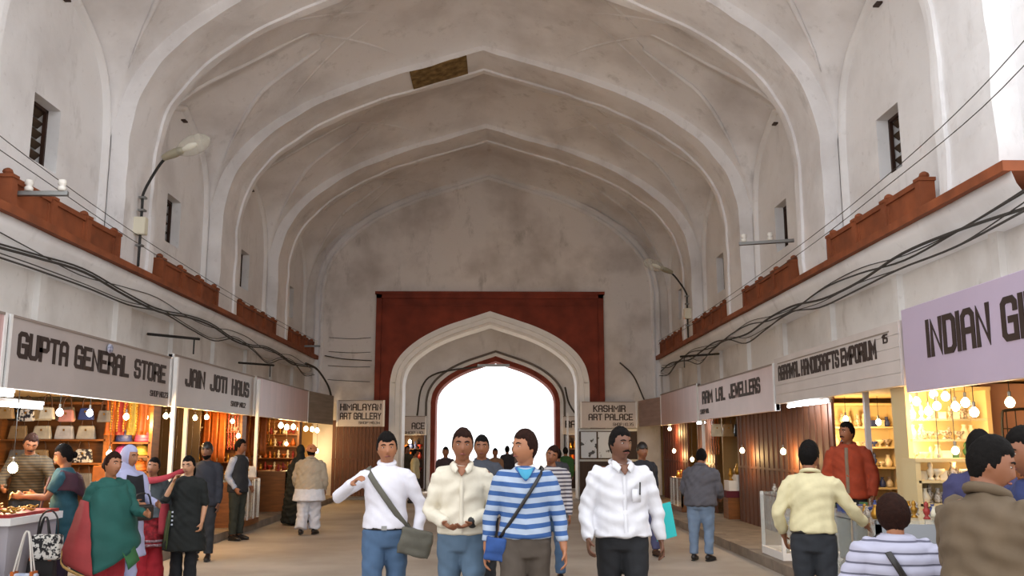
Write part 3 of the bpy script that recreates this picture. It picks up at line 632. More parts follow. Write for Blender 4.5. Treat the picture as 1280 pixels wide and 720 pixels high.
def cable(label, pts, r=0.012, group='cables along the walls', m=None): return tag(MB().tube(pts, r, n=6, cap=0.3, sub=5).build('cable', m or M_CABLE, None, True), label, 'cable', group)
for sg in (-1, 1):
    for c in range(5):
        pts = []; ph = random.random() * 6
        for q, yy in enumerate(np.linspace(7.9, 27.2, 15)):
            pts.append((wx(sg, 5.19 - 0.025 * c), yy, 3.86 - 0.05 * c + 0.07 * math.sin(q * 1.7 + ph) - (0.12 if q % 3 == 1 and c > 2 else 0)))
        cable('%s grey cable of the bundle slung under the %s ledge' % (('topmost', 'second', 'third', 'fourth', 'lowest')[c], SIDE[sg]), pts, 0.007 + 0.005 * (c % 3), 'cable bundle on the %s wall' % SIDE[sg])
    for c in range(2): cable('%s thin wire strung past the %s railings' % (('lower', 'upper')[c], SIDE[sg]), [(wx(sg, 4.9 - 0.05 * c), 6.6, 5.0 + 0.16 * c), (wx(sg, 4.95 - 0.05 * c), 8.3, 4.75 + 0.14 * c), (wx(sg, 4.97), 10.6, 4.62 + 0.12 * c), (wx(sg, 5.0), 14, 4.5 + 0.12 * c), (wx(sg, 5.02), 20, 4.45 + 0.1 * c), (wx(sg, 5.05), 27, 4.5 + 0.1 * c)], 0.005, 'thin wires over the %s ledge' % SIDE[sg])
cable('loop of cable falling beside the far left corner', [(-5.35, 25.5, 3.8), (-5.2, 26.4, 3.7), (-5.0, 27.0, 3.3), (-4.9, 27.2, 2.9)], 0.03)
cable('cable sagging down the end wall left of the gateway', [(-5.2, 27.45, 4.2), (-4.6, 27.45, 4.1), (-3.8, 27.45, 4.05)], 0.015); cable('cable hanging down right of the gateway', [(3.6, 27.4, 4.0), (4.0, 27.4, 3.6), (4.3, 27.4, 2.9)], 0.02)
cable('black cable running round the exit arch', [(-2.9, 32.9, 2.6), (-2.75, 32.9, 3.6), (-2.2, 32.9, 4.1), (-0.6, 32.9, 4.35)], 0.03); cable('black cable right of the exit arch', [(2.9, 32.9, 2.4), (2.5, 32.9, 3.0), (2.35, 32.9, 3.6)], 0.03)
for q in range(4):
    z = 4.75 - 0.42 * q; cable('%s thin cable stapled across the end wall left of the gateway' % ('topmost', 'second', 'third', 'lowest')[q], [(-5.1, 27.5, z), (-4.4, 27.5, z - 0.04), (-3.85, 27.5, z - 0.02 * q)], 0.008, 'staple wires on the end wall')
def bracket(label, p, d, n=2):
    t = tag(empty('insulator_bracket', p), label, 'bracket'); d = Vector(d)
    MB().bar((0, 0, 0), d, 0.05).build('bar', M_METAL, t)
    for q in range(n):
        c = d * ((q + 0.9) / (n + 0.1)); MB().lathe([(0.045, 0), (0.05, 0.04), (0.03, 0.06), (0.05, 0.08), (0.045, 0.13), (0.02, 0.14)], tuple(c + Vector((0, 0, 0.03))), 10).build('insulator', mat('porcelain', '#e6e2da', 0.25), t, True)
bracket('bracket with two white insulators on the left ledge', (-5.75, 10.3, 4.42), (0.75, 0.1, 0.03)); bracket('long iron bracket with insulators on the right ledge', (5.0, 15.2, 5.0), (-0.9, 0.15, -0.03)); bracket('iron bracket over the far left corner', (-5.8, 26.2, 4.35), (0.7, 0, 0), 1)
for (x, y, z, L, lab) in [(-5.7, 14.9, 3.35, 0.55, 'first bare rod jutting from the left wall above the boards'), (-5.7, 20.2, 3.35, 0.55, 'second bare rod jutting from the left wall above the boards'), (4.95, 20.6, 3.6, -0.7, 'bare rod jutting from the right wall above the boards')]:
    t = tag(MB().bar((0, 0, 0), (L, 0.9, 0.02), 0.035).bar((L * .9, .8, 0), (L * .9, .8, -0.25), 0.02).build('iron_rod', M_DARK, None, loc=(x, y, z)), lab, 'rod')
# ---------------------------------------------------------------- people
SKIN = {k: mat('skin_' + k, c, 0.55, var=0.12, scale=9) for k, c in dict(tan='#a06a4a', brown='#875539', dark='#6b4430', light='#bd8a68').items()}
HAIR = mat('black_hair', '#100c0a', 0.8, var=0.4, scale=40, bump=0.4, spec=0.15); HAIRB = mat('brown_hair', '#2a140c', 0.8, var=0.4, scale=40, bump=0.4, spec=0.15)
EYEW = mat('eye_white', '#b5a89e', 0.3); EYED = mat('eye_iris', '#120b08', 0.2); LIP = mat('lips', '#7a4038', 0.5)
def cloth(name, c, var=0.12, scale=14, bump=0.25, rough=0.85, col2=None, **k): return mat('cloth_' + name, c, rough, var=var, scale=scale, bump=bump, col2=col2, **k)
def stripes(name, c1, c2, period, duty=0.5, axis=2, tilt=0.0, phase=0.0, rough=0.85):
    """woven stripes across one axis of the garment"""
    m = bpy.data.materials.new('cloth_' + name); m.use_nodes = True; nt = m.node_tree; b = nt.nodes['Principled BSDF']; b.inputs['Roughness'].default_value = rough
    tc = nt.nodes.new('ShaderNodeTexCoord'); sx = nt.nodes.new('ShaderNodeSeparateXYZ'); nt.links.new(tc.outputs['Object'], sx.inputs[0])
    def math_(op, a, bb):
        n = nt.nodes.new('ShaderNodeMath'); n.operation = op
        for i, v in enumerate((a, bb)):
            if isinstance(v, (int, float)): n.inputs[i].default_value = v
            else: nt.links.new(v, n.inputs[i])
        return n.outputs[0]
    v = math_('ADD', math_('ADD', sx.outputs[axis], phase), math_('MULTIPLY', math_('ABSOLUTE', sx.outputs[0], 0), tilt))
    fac = math_('LESS_THAN', math_('FRACT', math_('DIVIDE', v, period), 0), duty)
    mx = nt.nodes.new('ShaderNodeMix'); mx.data_type = 'RGBA'; nt.links.new(fac, mx.inputs[0]); mx.inputs[6].default_value = (*lin(c1), 1); mx.inputs[7].default_value = (*lin(c2), 1)
    nt.links.new(mx.outputs[2], b.inputs['Base Color']); return m
TOR = np.array([(0.40, .17, .13), (0.80, .168, .118), (0.90, .172, .122), (1.0, .160, .113), (1.10, .155, .108), (1.20, .166, .114), (1.30, .174, .118), (1.36, .160, .105), (1.40, .125, .092), (1.43, .095, .08), (1.46, .075, .07)])
def tor(z): return float(np.interp(z, TOR[:, 0], TOR[:, 1])), float(np.interp(z, TOR[:, 0], TOR[:, 2]))
def rot(yaw=0, pitch=0, tilt=0): return (Matrix.Rotation(yaw, 3, 'Z') @ Matrix.Rotation(pitch, 3, 'X') @ Matrix.Rotation(tilt, 3, 'Y'))
def head_dirs(n=40, m=30):
    for i in range(m + 1):
        th = PI * i / m
        for k in range(n):
            a = 2 * PI * k / n; yield (math.sin(th) * math.cos(a), math.sin(th) * math.sin(a), math.cos(th))
def head_pt(d, plain=False):
    x, y, z = d[0] * .076, d[1] * .094, d[2] * .118
    if d[2] < 0:
        t = -d[2]; x *= 1 - .26 * t ** 1.5
        if y > 0: y *= 1 - .3 * t
    if y < 0 and not plain:
        g = lambda u, c, w: math.exp(-((u - c) / w) ** 2)
        ns = max(0.0, min(1.0, (.022 - z) / .05)) if z > -.032 else max(0.0, 1 - (-.032 - z) / .010)
        y -= .024 * g(x, 0, .013) * ns
        y -= .005 * g(z, .034, .012) * g(x, 0, .05)
        y += .009 * g(abs(x), .031, .014) * g(z, .012, .011)
        y -= .006 * g(x, 0, .022) * g(z, -.060, .012); y -= .009 * g(x, 0, .022) * g(z, -.102, .018)
        y += .003 * g(x, 0, .03) * g(z, -.078, .008)
    return Vector((x, y, z)) * 1.06
def sphere_faces(n=40, m=30): return [(i * n + k, (i + 1) * n + k, (i + 1) * n + (k + 1) % n, i * n + (k + 1) % n) for i in range(m) for k in range(n)]

class Fig:
    def __init__(s, label, loc, rz=0.0, h=1.70, g=1.0, lean=0.0, twist=0.0, head=(0, 0, 0), arms=None, legs=None, vox=0.010, group=None, curl=0.5, hw=1.0):
        s.t = tag(empty('person', loc, rz), label, 'person', group); s.k = h / 1.72; s.t.scale = (s.k,) * 3; s.g = g; s.vox = vox; s.curl = curl
        hip = Vector((0, 0, .95)); s.M = Matrix.Rotation(twist, 3, 'Z') @ Matrix.Rotation(lean, 3, 'X'); s.hip = hip
        s.hc = s.U((0, -.012, 1.60)); s.R = rot(*head); s.hw = hw
        s.arm = {}
        for sd in (-1, 1):
            up, fo = (arms or {}).get(sd, ((.12 * sd, .04, -1), (.05 * sd, -.18, -1)))
            S = s.U((.175 * sd * g ** .5, 0, 1.368)); E = S + Vector(up).normalized() * .285; W = E + Vector(fo).normalized() * .25
            s.arm[sd] = (S, E, W, Vector(fo).normalized())
        s.leg = {}
        for sd in (-1, 1):
            th, sh = (legs or {}).get(sd, ((.02 * sd, -.02, -1), (0, .02, -1)))
            Hp = Vector((.088 * sd, 0, .90)); K = Hp + Vector(th).normalized() * .42; A = K + Vector(sh).normalized() * .40; s.leg[sd] = (Hp, K, A)
    def U(s, p):
        p = Vector(p); w = max(0.0, min(1.0, (p.z - .85) / .2)); return p.lerp(s.M @ (p - s.hip) + s.hip, w)
    def rem(s, mb, name, m, vox, sm=3, wr=0.0, seed=0.0, parent=None):
        o = mb.build(name, m, parent or s.t); apply_mod(o, r=dict(type='REMESH', mode='VOXEL', voxel_size=vox / s.k, use_smooth_shade=True), s=dict(type='SMOOTH', factor=.5, iterations=sm))
        me = o.data; n = len(me.vertices)
        if wr and n:
            co = np.empty(n * 3, np.float32); me.vertices.foreach_get('co', co); co = co.reshape(-1, 3); nn = np.empty(n * 3, np.float32); me.vertices.foreach_get('normal', nn); nn = nn.reshape(-1, 3)
            x, y, z = co.T; q = seed * 1.7
            d = np.sin(z * 38 + 5 * np.sin(x * 9 + q) + 3 * np.sin(y * 11 + q)) * .45 + np.sin(x * 31 - z * 17 + 4 * np.sin(y * 13 + z * 6 + q)) * .4 + np.sin(z * 71 + x * 23 + 6 * np.sin(x * 7 + q)) * .25
            co += nn * (1.5 * wr * d)[:, None]; me.vertices.foreach_set('co', co.ravel()); me.update()
        if len(me.materials) == 0: me.materials.append(m)
        return o
    def hand(s, mb, sd, W, d):
        inw = Vector((-sd, 0, 0)); u = Vector((0, -1, 0)) - d * Vector((0, -1, 0)).dot(d)      # thumb side
        if u.length < .3: u = Vector((0, 0, 1)) - d * d.z
        u.normalize(); n = d.cross(u); n = n if n.dot(inw) > 0 else -n
        mb.tube([W - d * .03, W + d * .02, W + d * .06, W + d * .095], [(.026, .02), (.034, .017), (.041, .016), (.038, .012)], ref=u, n=12, sub=2)
        for kk, L in ((.030, .070), (.010, .078), (-.010, .073), (-.028, .056)):
            b = W + d * .088 + u * kk; c1 = b + d * L * .5 + n * L * .22 * s.curl * 2; c2 = c1 + d * L * .35 * (1 - s.curl * .6) + n * L * .5 * s.curl * 1.6
            mb.tube([b - d * .01, b + d * L * .25 + n * L * .05 * s.curl, c1, c2], [.0095, .009, .0085, .0075], n=8, sub=2)
        tb = W + d * .025 + u * .028; mb.tube([tb, tb + u * .025 + d * .03 + n * .01, tb + u * .027 + d * .062 + n * .022 * (1 + s.curl)], [.013, .0115, .009], n=8, sub=2)
    def body(s, skin='tan', face=True, ears=True, beard=False, moustache=False, hands=(-1, 1), hair=HAIR, eyes=True):
        mb = MB(); m = SKIN[skin]
        hv = []
        for d in head_dirs():
            p = head_pt(d); p.x *= s.hw; hv.append(s.R @ p + s.hc)
        mb.add(hv, sphere_faces())
        if ears:
            for sd in (-1, 1): mb.ell(s.R @ Vector((.075 * sd * s.hw, .010, -.005)) + s.hc, (.013, .020, .033), 10, 8, s.R)
        nb = s.U((0, .012, 1.40)); mb.tube([nb, s.U((0, .010, 1.46)), s.R @ Vector((0, .018, -.075)) + s.hc, s.R @ Vector((0, .01, -.02)) + s.hc], [.066, .058 * s.g ** .3, .055 * s.g ** .3, .05], n=14)
        z = [.84, .92, 1.0, 1.1, 1.2, 1.3, 1.37, 1.41, 1.44]
        mb.tube([s.U((0, 0, q)) for q in z], [((tor(q)[0] - .02) * s.g, (tor(q)[1] - .02) * s.g) for q in z], n=18, sub=2, cap=.3)
        for sd in (-1, 1):
            S, E, W, d = s.arm[sd]; mb.tube([s.U((.05 * sd, 0, 1.38)), S, S.lerp(E, .5), E, E.lerp(W, .35), W], [.05, .052, .046, .039, .039, .026], n=12)
            s.hand(mb, sd, W, d)
            Hp, K, A = s.leg[sd]; mb.tube([Hp + Vector((0, 0, .03)), Hp.lerp(K, .4), K, K.lerp(A, .35), A], [.082, .076, .053, .053, .036], n=12)
        s.rem(mb, 'body', m, s.vox, 2)
        P = lambda x, y, zz: s.R @ (Vector((x * s.hw, y, zz)) * 1.06) + s.hc
        if face:
            if eyes:
                for sd in (-1, 1):
                    e = MB().ell(P(.030 * sd, -.073, .011), (.0135, .010, .0052), 10, 6, s.R).build('eye', EYEW, s.t, True)
                    MB().ell(P(.030 * sd, -.0795, .011), (.0058, .005, .0056), 8, 6, s.R).build('iris', EYED, e, True)
            for sd in (-1, 1): MB().tube([P(.013 * sd, -.0895, .030), P(.032 * sd, -.0865, .036), P(.050 * sd, -.074, .030)], [.0045, .005, .003], n=6).build('eyebrow', hair, s.t, True)
            MB().tube([P(-.022, -.083, -.060), P(-.008, -.0935, -.057), P(.008, -.0935, -.057), P(.022, -.083, -.060)], [.003, (.006, .0065), (.006, .0065), .003], n=8).build('mouth', LIP, s.t, True)
            if moustache: MB().tube([P(-.03, -.080, -.050), P(-.010, -.0975, -.043), P(.010, -.0975, -.043), P(.03, -.080, -.050)], [.004, .007, .007, .004], n=8).build('moustache', hair, s.t, True)
        if beard:
            v = []
            for d in head_dirs():
                p = head_pt(d); k = 1.06 if (d[2] < -.42 and d[1] < .25) else .9; p.x *= s.hw; v.append(s.R @ (p * k) + s.hc)
            MB().add(v, sphere_faces()).build('beard', HAIR, s.t, True)
        return s
    def hair(s, m=HAIR, front=.068, side=-.02, back=-.085, vol=1.0, fringe=0.0, bun=False, tail=0.0, name='hair'):
        v = []
        for d in head_dirs(44, 34):
            p = head_pt(d, True); f = -d[1]
            hl = front - fringe * max(0, 1 - abs(d[0]) * 1.6) if f > .42 else (side + (front - side) * max(0, (f - .2) / .22) if f > -.05 else back + (side - back) * max(0, min(1, (f + .45) / .4)))
            hl += .016 * noise.noise(Vector((d[0] * 6, d[1] * 6, 3))); k = max(0.0, min(1.0, (p.z - hl) / .016 + .5)); nz = noise.noise(Vector(d) * 7) * .03 + noise.noise(Vector(d) * 17) * .015
            up = (1.075 + .06 * max(0, d[2]) + nz) * (1 + .05 * (vol - 1) * 4)
            q = p * (0.93 * (1 - k) + up * k); q.x *= s.hw; q += Vector((0, .004, .004)) * k; v.append(s.R @ q + s.hc)
        mb = MB().add(v, sphere_faces(44, 34))
        if bun: mb.ell(s.R @ Vector((0, .115, -.01)) + s.hc, (.042, .04, .042), 12, 8, s.R)
        if tail: mb.tube([s.R @ Vector((0, .085, .0)) + s.hc, s.R @ Vector((0, .115, -.06)) + s.hc, s.R @ Vector((0, .11, -.06 - tail * .5)) + s.hc, s.R @ Vector((0, .10, -.06 - tail)) + s.hc], [.05, .05, .045, .02], n=10)
        mb.build(name, m, s.t, True); return s
    def headscarf(s, m, grow=1.13, face=.55, name='headscarf', down=.10):
        mb = MB(); v = []
        for d in head_dirs(44, 34):
            p = head_pt(d, True); f = -d[1]; op = f > face and p.z < .058
            q = p * (.9 if op else grow + noise.noise(Vector(d) * 6) * .02); v.append(s.R @ q + s.hc + (Vector((0, .012, .006)) if not op else Vector()))
        mb.add(v, sphere_faces(44, 34)); mb.tube([s.R @ Vector((0, .03, -.06)) + s.hc, s.U((0, .02, 1.44)), s.U((0, .02, 1.44 - down))], [(.085, .08), (.11, .095), (.17, .12)], n=16)
        mb.build(name, m, s.t, True); return s
    def top(s, m, hem=.92, ease=.02, sleeve=1.0, cuff=.042, wr=.0045, flare=None, name='shirt', collar=None, neck=1.455, seed=0.0, sm=3, puff=0.0, slv=(-1, 1)):
        mb = MB(); z = [q for q in (.50, .60, .70, .80, .88, .96, 1.04, 1.12, 1.2, 1.28, 1.35, 1.40, 1.43) if q > hem + .03]; z = [hem] + z + [neck]
        R = []
        for q in z:
            a, b = tor(q); e = ease + (.012 if q < 1.05 else 0)
            if q > 1.40: e = ease * .6
            if flare and q < .98: t = (.98 - q) / max(.05, .98 - hem); a += flare[0] * t; b += flare[1] * t
            R.append((a * s.g + e, b * s.g + e))
        mb.tube([s.U((0, 0, q)) for q in z], R, n=20, sub=2, cap=.12)
        for sd in slv:
            S, E, W, d = s.arm[sd]; up = puff
            mb.tube([s.U((.05 * sd, 0, 1.40)), s.U((.115 * sd, 0, 1.382)), S], [.052, .058, .060 + ease * .5], n=12)
            if sleeve > .5:
                En = E.lerp(W, (sleeve - .5) * 2); mb.tube([S, S.lerp(E, .5), E, E.lerp(En, .55), En - d * .03, En], [.062 + ease * .5 + up, .055 + ease * .5 + up, .047 + ease * .5 + up, .044 + ease * .4 + up, cuff + .004, cuff], n=12, cap=.15)
            elif sleeve > 0:
                En = S.lerp(E, sleeve * 2); mb.tube([S, S.lerp(En, .5), En], [.062 + ease * .5, .058 + ease * .5, .054 + ease * .6], n=12, cap=.15)
        s.rem(mb, name, m, max(s.vox * 1.15, .010), sm, wr, seed)
        if collar: s.collar(collar)
        return s
    def collar(s, m, r=.072, th=.015, z=1.462, op=.5, h=1.0):
        pts = []
        for q in range(17):
            a = -PI / 2 + op * .5 + (2 * PI - op) * q / 16; pts.append(s.U((r * math.cos(a), .012 + r * .95 * math.sin(a), z + .018 * math.sin(a) + .004)))
        MB().tube(pts, [(th, th * 1.0)] * 17, n=8, sub=2, ref=(0, 0, 1)).build('collar', m, s.t, True); return s
    def open_neck(s, skin, m, dy=0.0, depth=.075):
        """open shirt neck: skin shows in a V between two collar flaps"""
        y = lambda v: v * s.g - dy
        s.drape([[s.U((-.052, y(-.072), 1.452)), s.U((0, y(-.112), 1.44)), s.U((.052, y(-.072), 1.452))], [s.U((-.03, y(-.118), 1.41)), s.U((0, y(-.132), 1.405)), s.U((.03, y(-.118), 1.41))], [s.U((-.005, y(-.140), 1.445 - depth)), s.U((0, y(-.141), 1.443 - depth)), s.U((.005, y(-.140), 1.445 - depth))]], SKIN[skin], 'open_neck', th=.008, wr=0)
        for q in (-1, 1):
            s.drape([[s.U((q * .070, y(-.050), 1.474)), s.U((q * .052, y(-.098), 1.462)), s.U((q * .026, y(-.134), 1.425))], [s.U((q * .092, y(-.060), 1.452)), s.U((q * .084, y(-.112), 1.422)), s.U((q * .046, y(-.148), 1.385))]], m, 'collar_flap', th=.010, wr=0)
        return s
    def placket(s, m, z0=.94, z1=1.42, ease=.024, name='placket', x=0.0, w=.016):
        rows = []
        for q in np.linspace(z0, z1, 12):
            y = -(tor(q)[1] * s.g + ease + (.013 if q < 1.05 else 0)) - .003
            rows.append([s.U((x - w, y + .010, q)), s.U((x - w, y, q)), s.U((x + w, y, q)), s.U((x + w, y + .010, q))])
        MB().grid(rows).build(name, m, s.t, True); return s
    def pants(s, m, ease=.014, hem=.03, wr=.004, top=1.0, flare=0.0, name='trousers', seed=1.0):
        mb = MB(); z = [.80, .86, .92, top]
        mb.tube([s.U((0, 0, q)) for q in z], [(tor(q)[0] * s.g + ease * .4, tor(q)[1] * s.g + ease * .4) for q in z], n=18, sub=2, cap=.2)
        for sd in (-1, 1):
            Hp, K, A = s.leg[sd]; An = A + (K - A).normalized() * hem
            mb.tube([Hp + Vector((0, 0, .02)), Hp.lerp(K, .35), K, K.lerp(An, .5), An], [.094 * s.g + ease, .088 * s.g + ease, .064 * s.g ** .5 + ease, .060 + ease + flare * .5, .054 + ease + flare], n=14, cap=.12)
        s.rem(mb, name, m, max(s.vox * 1.15, .010), 3, wr, seed); return s
    def belt(s, m, z=.985, ease=.02, buckle=True):
        a, b = tor(z); pts = [s.U((math.cos(q) * (a * s.g + ease), math.sin(q) * (b * s.g + ease), z)) for q in np.linspace(0, 2 * PI, 25)]
        o = MB().tube(pts, [(.018, .006)] * 25, ref=(0, 0, 1), n=8, sub=1).build('belt', m, s.t, True)
        if buckle: MB().box(s.U((0, -(b * s.g + ease + .008), z)), (.045, .008, .035)).build('buckle', M_METAL, o)
        return s
    def shoes(s, m, sole=None, turn=0.0):
        for sd in (-1, 1):
            A = s.leg[sd][2]; z = max(A.z - .03, .05); T = Matrix.Rotation(turn + .15 * sd, 3, 'Z'); q = lambda y, zz: Vector((A.x, A.y, zz)) + T @ Vector((0, y, 0))
            o = MB().tube([q(.055, z), q(.02, z + .012), q(-.06, z + .0), q(-.13, z - .012), q(-.175, z - .018)], [(.036, .04), (.041, .05), (.043, .042), (.045, .033), (.03, .024)], n=12).build('shoe', m, s.t, True)
            MB().tube([q(.06, z - .038), q(-.06, z - .04), q(-.18, z - .038)], [(.036, .012), (.044, .011), (.034, .010)], n=10).build('sole', sole or M_DARK, o)
        return s
    def drape(s, rows, m, name, k=4, th=.008, wr=.006, seed=0.0):
        R = [catmull(r, k) for r in rows]; Cc = list(zip(*R)); Cc = [catmull(c, k) for c in Cc]; R = [list(r) for r in zip(*Cc)]
        o = MB().grid(R).build(name, m, s.t, True); apply_mod(o, so=dict(type='SOLIDIFY', thickness=th))
        me = o.data; n = len(me.vertices); co = np.empty(n * 3, np.float32); me.vertices.foreach_get('co', co); co = co.reshape(-1, 3); x, y, z = co.T.copy()
        co[:, 1] += wr * np.sin(x * 40 + z * 9 + seed) + wr * .6 * np.sin(z * 27 + x * 13 + seed); co[:, 0] += wr * .5 * np.sin(z * 33 + seed)
        me.vertices.foreach_set('co', co.ravel()); me.update(); return o
    def strap(s, a, b, m, w=.022, ease=.035, back=True, name='strap', z_a=1.43, z_b=.95):
        """strap over the shoulder at x=a, down the front to the hip at x=b"""
        pts = []
        for q in np.linspace(0, 1, 9):
            x = a + (b - a) * q; z = z_a + (z_b - z_a) * q; rx, ry = tor(z); rx = rx * s.g + ease; ry = ry * s.g + ease; y = -ry * math.sqrt(max(0.0, 1 - min(1, abs(x) / rx) ** 2))
            if q < .1: y = -.03
            pts.append(s.U((x, y - .004, z)))
        bp = []
        if back:
            for q in np.linspace(1, 0, 7):
                x = a + (b - a) * q; z = z_a + (z_b - z_a) * q; rx, ry = tor(z); rx = rx * s.g + ease; ry = ry * s.g + ease; bp.append(s.U((x, ry * math.sqrt(max(0.0, 1 - min(1, abs(x) / rx) ** 2)) + .004, z)))
        q = pts + bp[1:-1] + ([s.U((a, 0.0, z_a + .035))] if back else []); 
        if back: q = q + [pts[0]]
        d = (Vector(pts[4]) - Vector(pts[3])).normalized(); ref = Vector((0, -1, 0)).cross(d)
        MB().tube(q, [(w, .005)] * len(q), ref=tuple(ref), n=8, sub=2).build(name, m, s.t, True); return s
def PXY(px, Y, z=1.3):
    k = (px - 640) / F_PX; cy, sy, cp, sp_ = math.cos(yaw), math.sin(yaw), math.cos(pitch), math.sin(pitch)
    return (Y * (sy + k * cy * cp) + k * (z - EYE) * sp_) / (cy - k * sy * cp)
JEAN = cloth('jeans', '#46607f', 0.3, 5, 0.3); JEAN2 = cloth('jeans_mid', '#53697f', 0.25, 5, 0.3); BLACKT = cloth('black', '#16171b', 0.2); DARKT = cloth('dark_grey', '#25272c', 0.2)
LEATHER = mat('black_leather', '#1b1614', 0.4); BROWNSHOE = mat('brown_shoe', '#3a2518', 0.5)
WALK_A = {-1: ((-.02, -.22, -1), (0, .02, -1)), 1: ((.02, .1, -1), (0, .32, -1))}; WALK_B = {1: ((.02, -.22, -1), (0, .02, -1)), -1: ((-.02, .1, -1), (0, .32, -1))}

# four young men walking towards the viewer
f = Fig('man in white polo-neck jumper lifting his bag strap', (PXY(483, 7.7), 7.7, 0), .05, 1.665, head=(.12, .02, -.05), legs=WALK_A, vox=.008, group='four men walking abreast',
        arms={-1: ((-.85, -.1, -.62), (.62, -.75, .52)), 1: ((.42, .12, -.9), (-.1, -.3, -1))})
f.body('tan').hair(fringe=.02, vol=1.15); W = cloth('white_jumper', '#d9d7e0', 0.04)
f.top(W, hem=.945, ease=.012, name='jumper', wr=.004, sleeve=1.0).collar(W, .062, .022, 1.475, 0.0).pants(JEAN).belt(LEATHER, .955, .014).shoes(BROWNSHOE)
GB = cloth('grey_bag', '#5d5a50', 0.15); f.strap(-.15, .2, GB, .024, .026, z_a=1.41, z_b=.93)
o = f.rem(MB().box((.255, -.07, .83), (.27, .09, .22), M=rot(0, 0, .22)).box((.255, -.1, .87), (.25, .05, .13), M=rot(0, 0, .22)), 'shoulder_bag', GB, .014, 6, .005)

f = Fig('smiling man in cream shirt with clasped hands', (PXY(578, 7.3), 7.3, 0), 0, 1.69, head=(.05, .03, .02), legs=WALK_B, vox=.008, group='four men walking abreast',
        arms={-1: ((-.28, .0, -1), (.50, -.80, -.30)), 1: ((.34, .0, -1), (-.80, -.62, -.34))})
CS = cloth('cream_shirt', '#d3cbb9', 0.06); f.body('brown', moustache=False).hair(HAIRB, fringe=.0, vol=1.05).top(CS, hem=.93, ease=.02, wr=.006, seed=2, neck=1.44).collar(CS, .072, .016, 1.458, 1.6).open_neck('brown', CS, .012).placket(CS, .94, 1.36).pants(JEAN2).belt(LEATHER, .965, .012).shoes(BROWNSHOE)
MB().ell(f.hc + f.R @ Vector((0, -.090, -.060)), (.016, .006, .004), 10, 6, f.R).build('teeth', mat('teeth', '#e9e2d6', 0.3), f.t, True)
MB().tube([f.arm[1][2] + Vector((0.004, .012, -.02)), f.arm[1][2] + Vector((.004, -.012, .022))], .033, n=14).build('wristwatch', M_DARK, f.t)

f = Fig('man in blue and grey striped jumper looking left', (PXY(656, 6.95), 6.95, 0), .02, 1.675, g=1.03, head=(-.95, .0, .0), legs=WALK_A, vox=.008, group='four men walking abreast',
        arms={-1: ((-.30, .08, -1), (-.12, -.12, -1)), 1: ((.30, -.02, -1), (.12, -.28, -1))})
ST = stripes('blue_stripes', '#9fabbd', '#2f5288', .074, .46, 2, -.08, .03)
f.body('tan').hair(HAIRB, fringe=.0, vol=1.05).top(ST, hem=.94, ease=.018, sleeve=.88, name='jumper', wr=.0035, seed=4).pants(cloth('brown_trousers', '#4b4138', .15), wr=.003).shoes(BROWNSHOE)
BT = cloth('blue_trim', '#3a63a6'); f.drape([[f.U((-.075, -.075, 1.455)), f.U((-.045, -.12, 1.41)), f.U((0, -.147, 1.355)), f.U((.045, -.12, 1.41)), f.U((.075, -.075, 1.455))], [f.U((-.06, -.068, 1.455)), f.U((-.034, -.115, 1.42)), f.U((0, -.146, 1.375)), f.U((.034, -.115, 1.42)), f.U((.06, -.068, 1.455))]], BT, 'neckline', th=.012, wr=0)
f.drape([[f.U((-.06, -.07, 1.45)), f.U((0, -.12, 1.435)), f.U((.06, -.07, 1.45))], [f.U((-.04, -.125, 1.405)), f.U((0, -.14, 1.40)), f.U((.04, -.125, 1.405))], [f.U((-.01, -.143, 1.37)), f.U((0, -.145, 1.368)), f.U((.01, -.143, 1.37))]], cloth('cyan_vest', '#3f93b4'), 'undershirt', th=.01, wr=0)
f.collar(cloth('white_collar', '#e6e6e4'), .062, .014, 1.462, 0)
f.strap(.13, -.19, LEATHER, .013, .03, z_a=1.425, z_b=.94); f.rem(MB().box((-.225, -.06, .86), (.15, .07, .17), M=rot(0, 0, .15)).box((-.225, -.085, .89), (.14, .04, .10), M=rot(0, 0, .15)), 'pouch', cloth('blue_pouch', '#284a86', .2), .011, 2, .004)

f = Fig('stout man in white shirt carrying a turquoise folder', (PXY(776, 7.35), 7.35, 0), .06, 1.70, g=1.14, head=(.42, .02, .03), legs=WALK_B, vox=.008, group='four men walking abreast',
        arms={-1: ((-.34, .06, -1), (-.02, -.5, -.85)), 1: ((.36, .12, -1), (.14, -.02, -1))})
WS = cloth('white_shirt', '#d8d7dc', 0.04); f.body('dark', moustache=True).hair(vol=1.05).top(WS, hem=.90, ease=.026, wr=.007, seed=5, neck=1.44).collar(WS, .080, .017, 1.458, 1.6).open_neck('dark', WS, .014).placket(WS, .93, 1.36, .03).pants(BLACKT, wr=.003).shoes(LEATHER)
f.drape([[(.05, -.185, 1.26), (.12, -.16, 1.26)], [(.05, -.19, 1.16), (.12, -.165, 1.16)]], WS, 'breast_pocket', th=.006, wr=0)
MB().tube([f.U((.115, -.175, 1.22)), f.U((.118, -.172, 1.31))], .006, n=6).build('pen', M_DARK, f.t)
FO = tag(MB().box((0, 0, 0), (.012, .21, .27)).build('folder', mat('turquoise_plastic', '#2fb3b4', .4), None, loc=(PXY(776, 7.35) + .355, 7.50, .98)), 'turquoise plastic folder held by the man in white', 'folder'); FO.rotation_euler = (.15, -.08, -1.0)

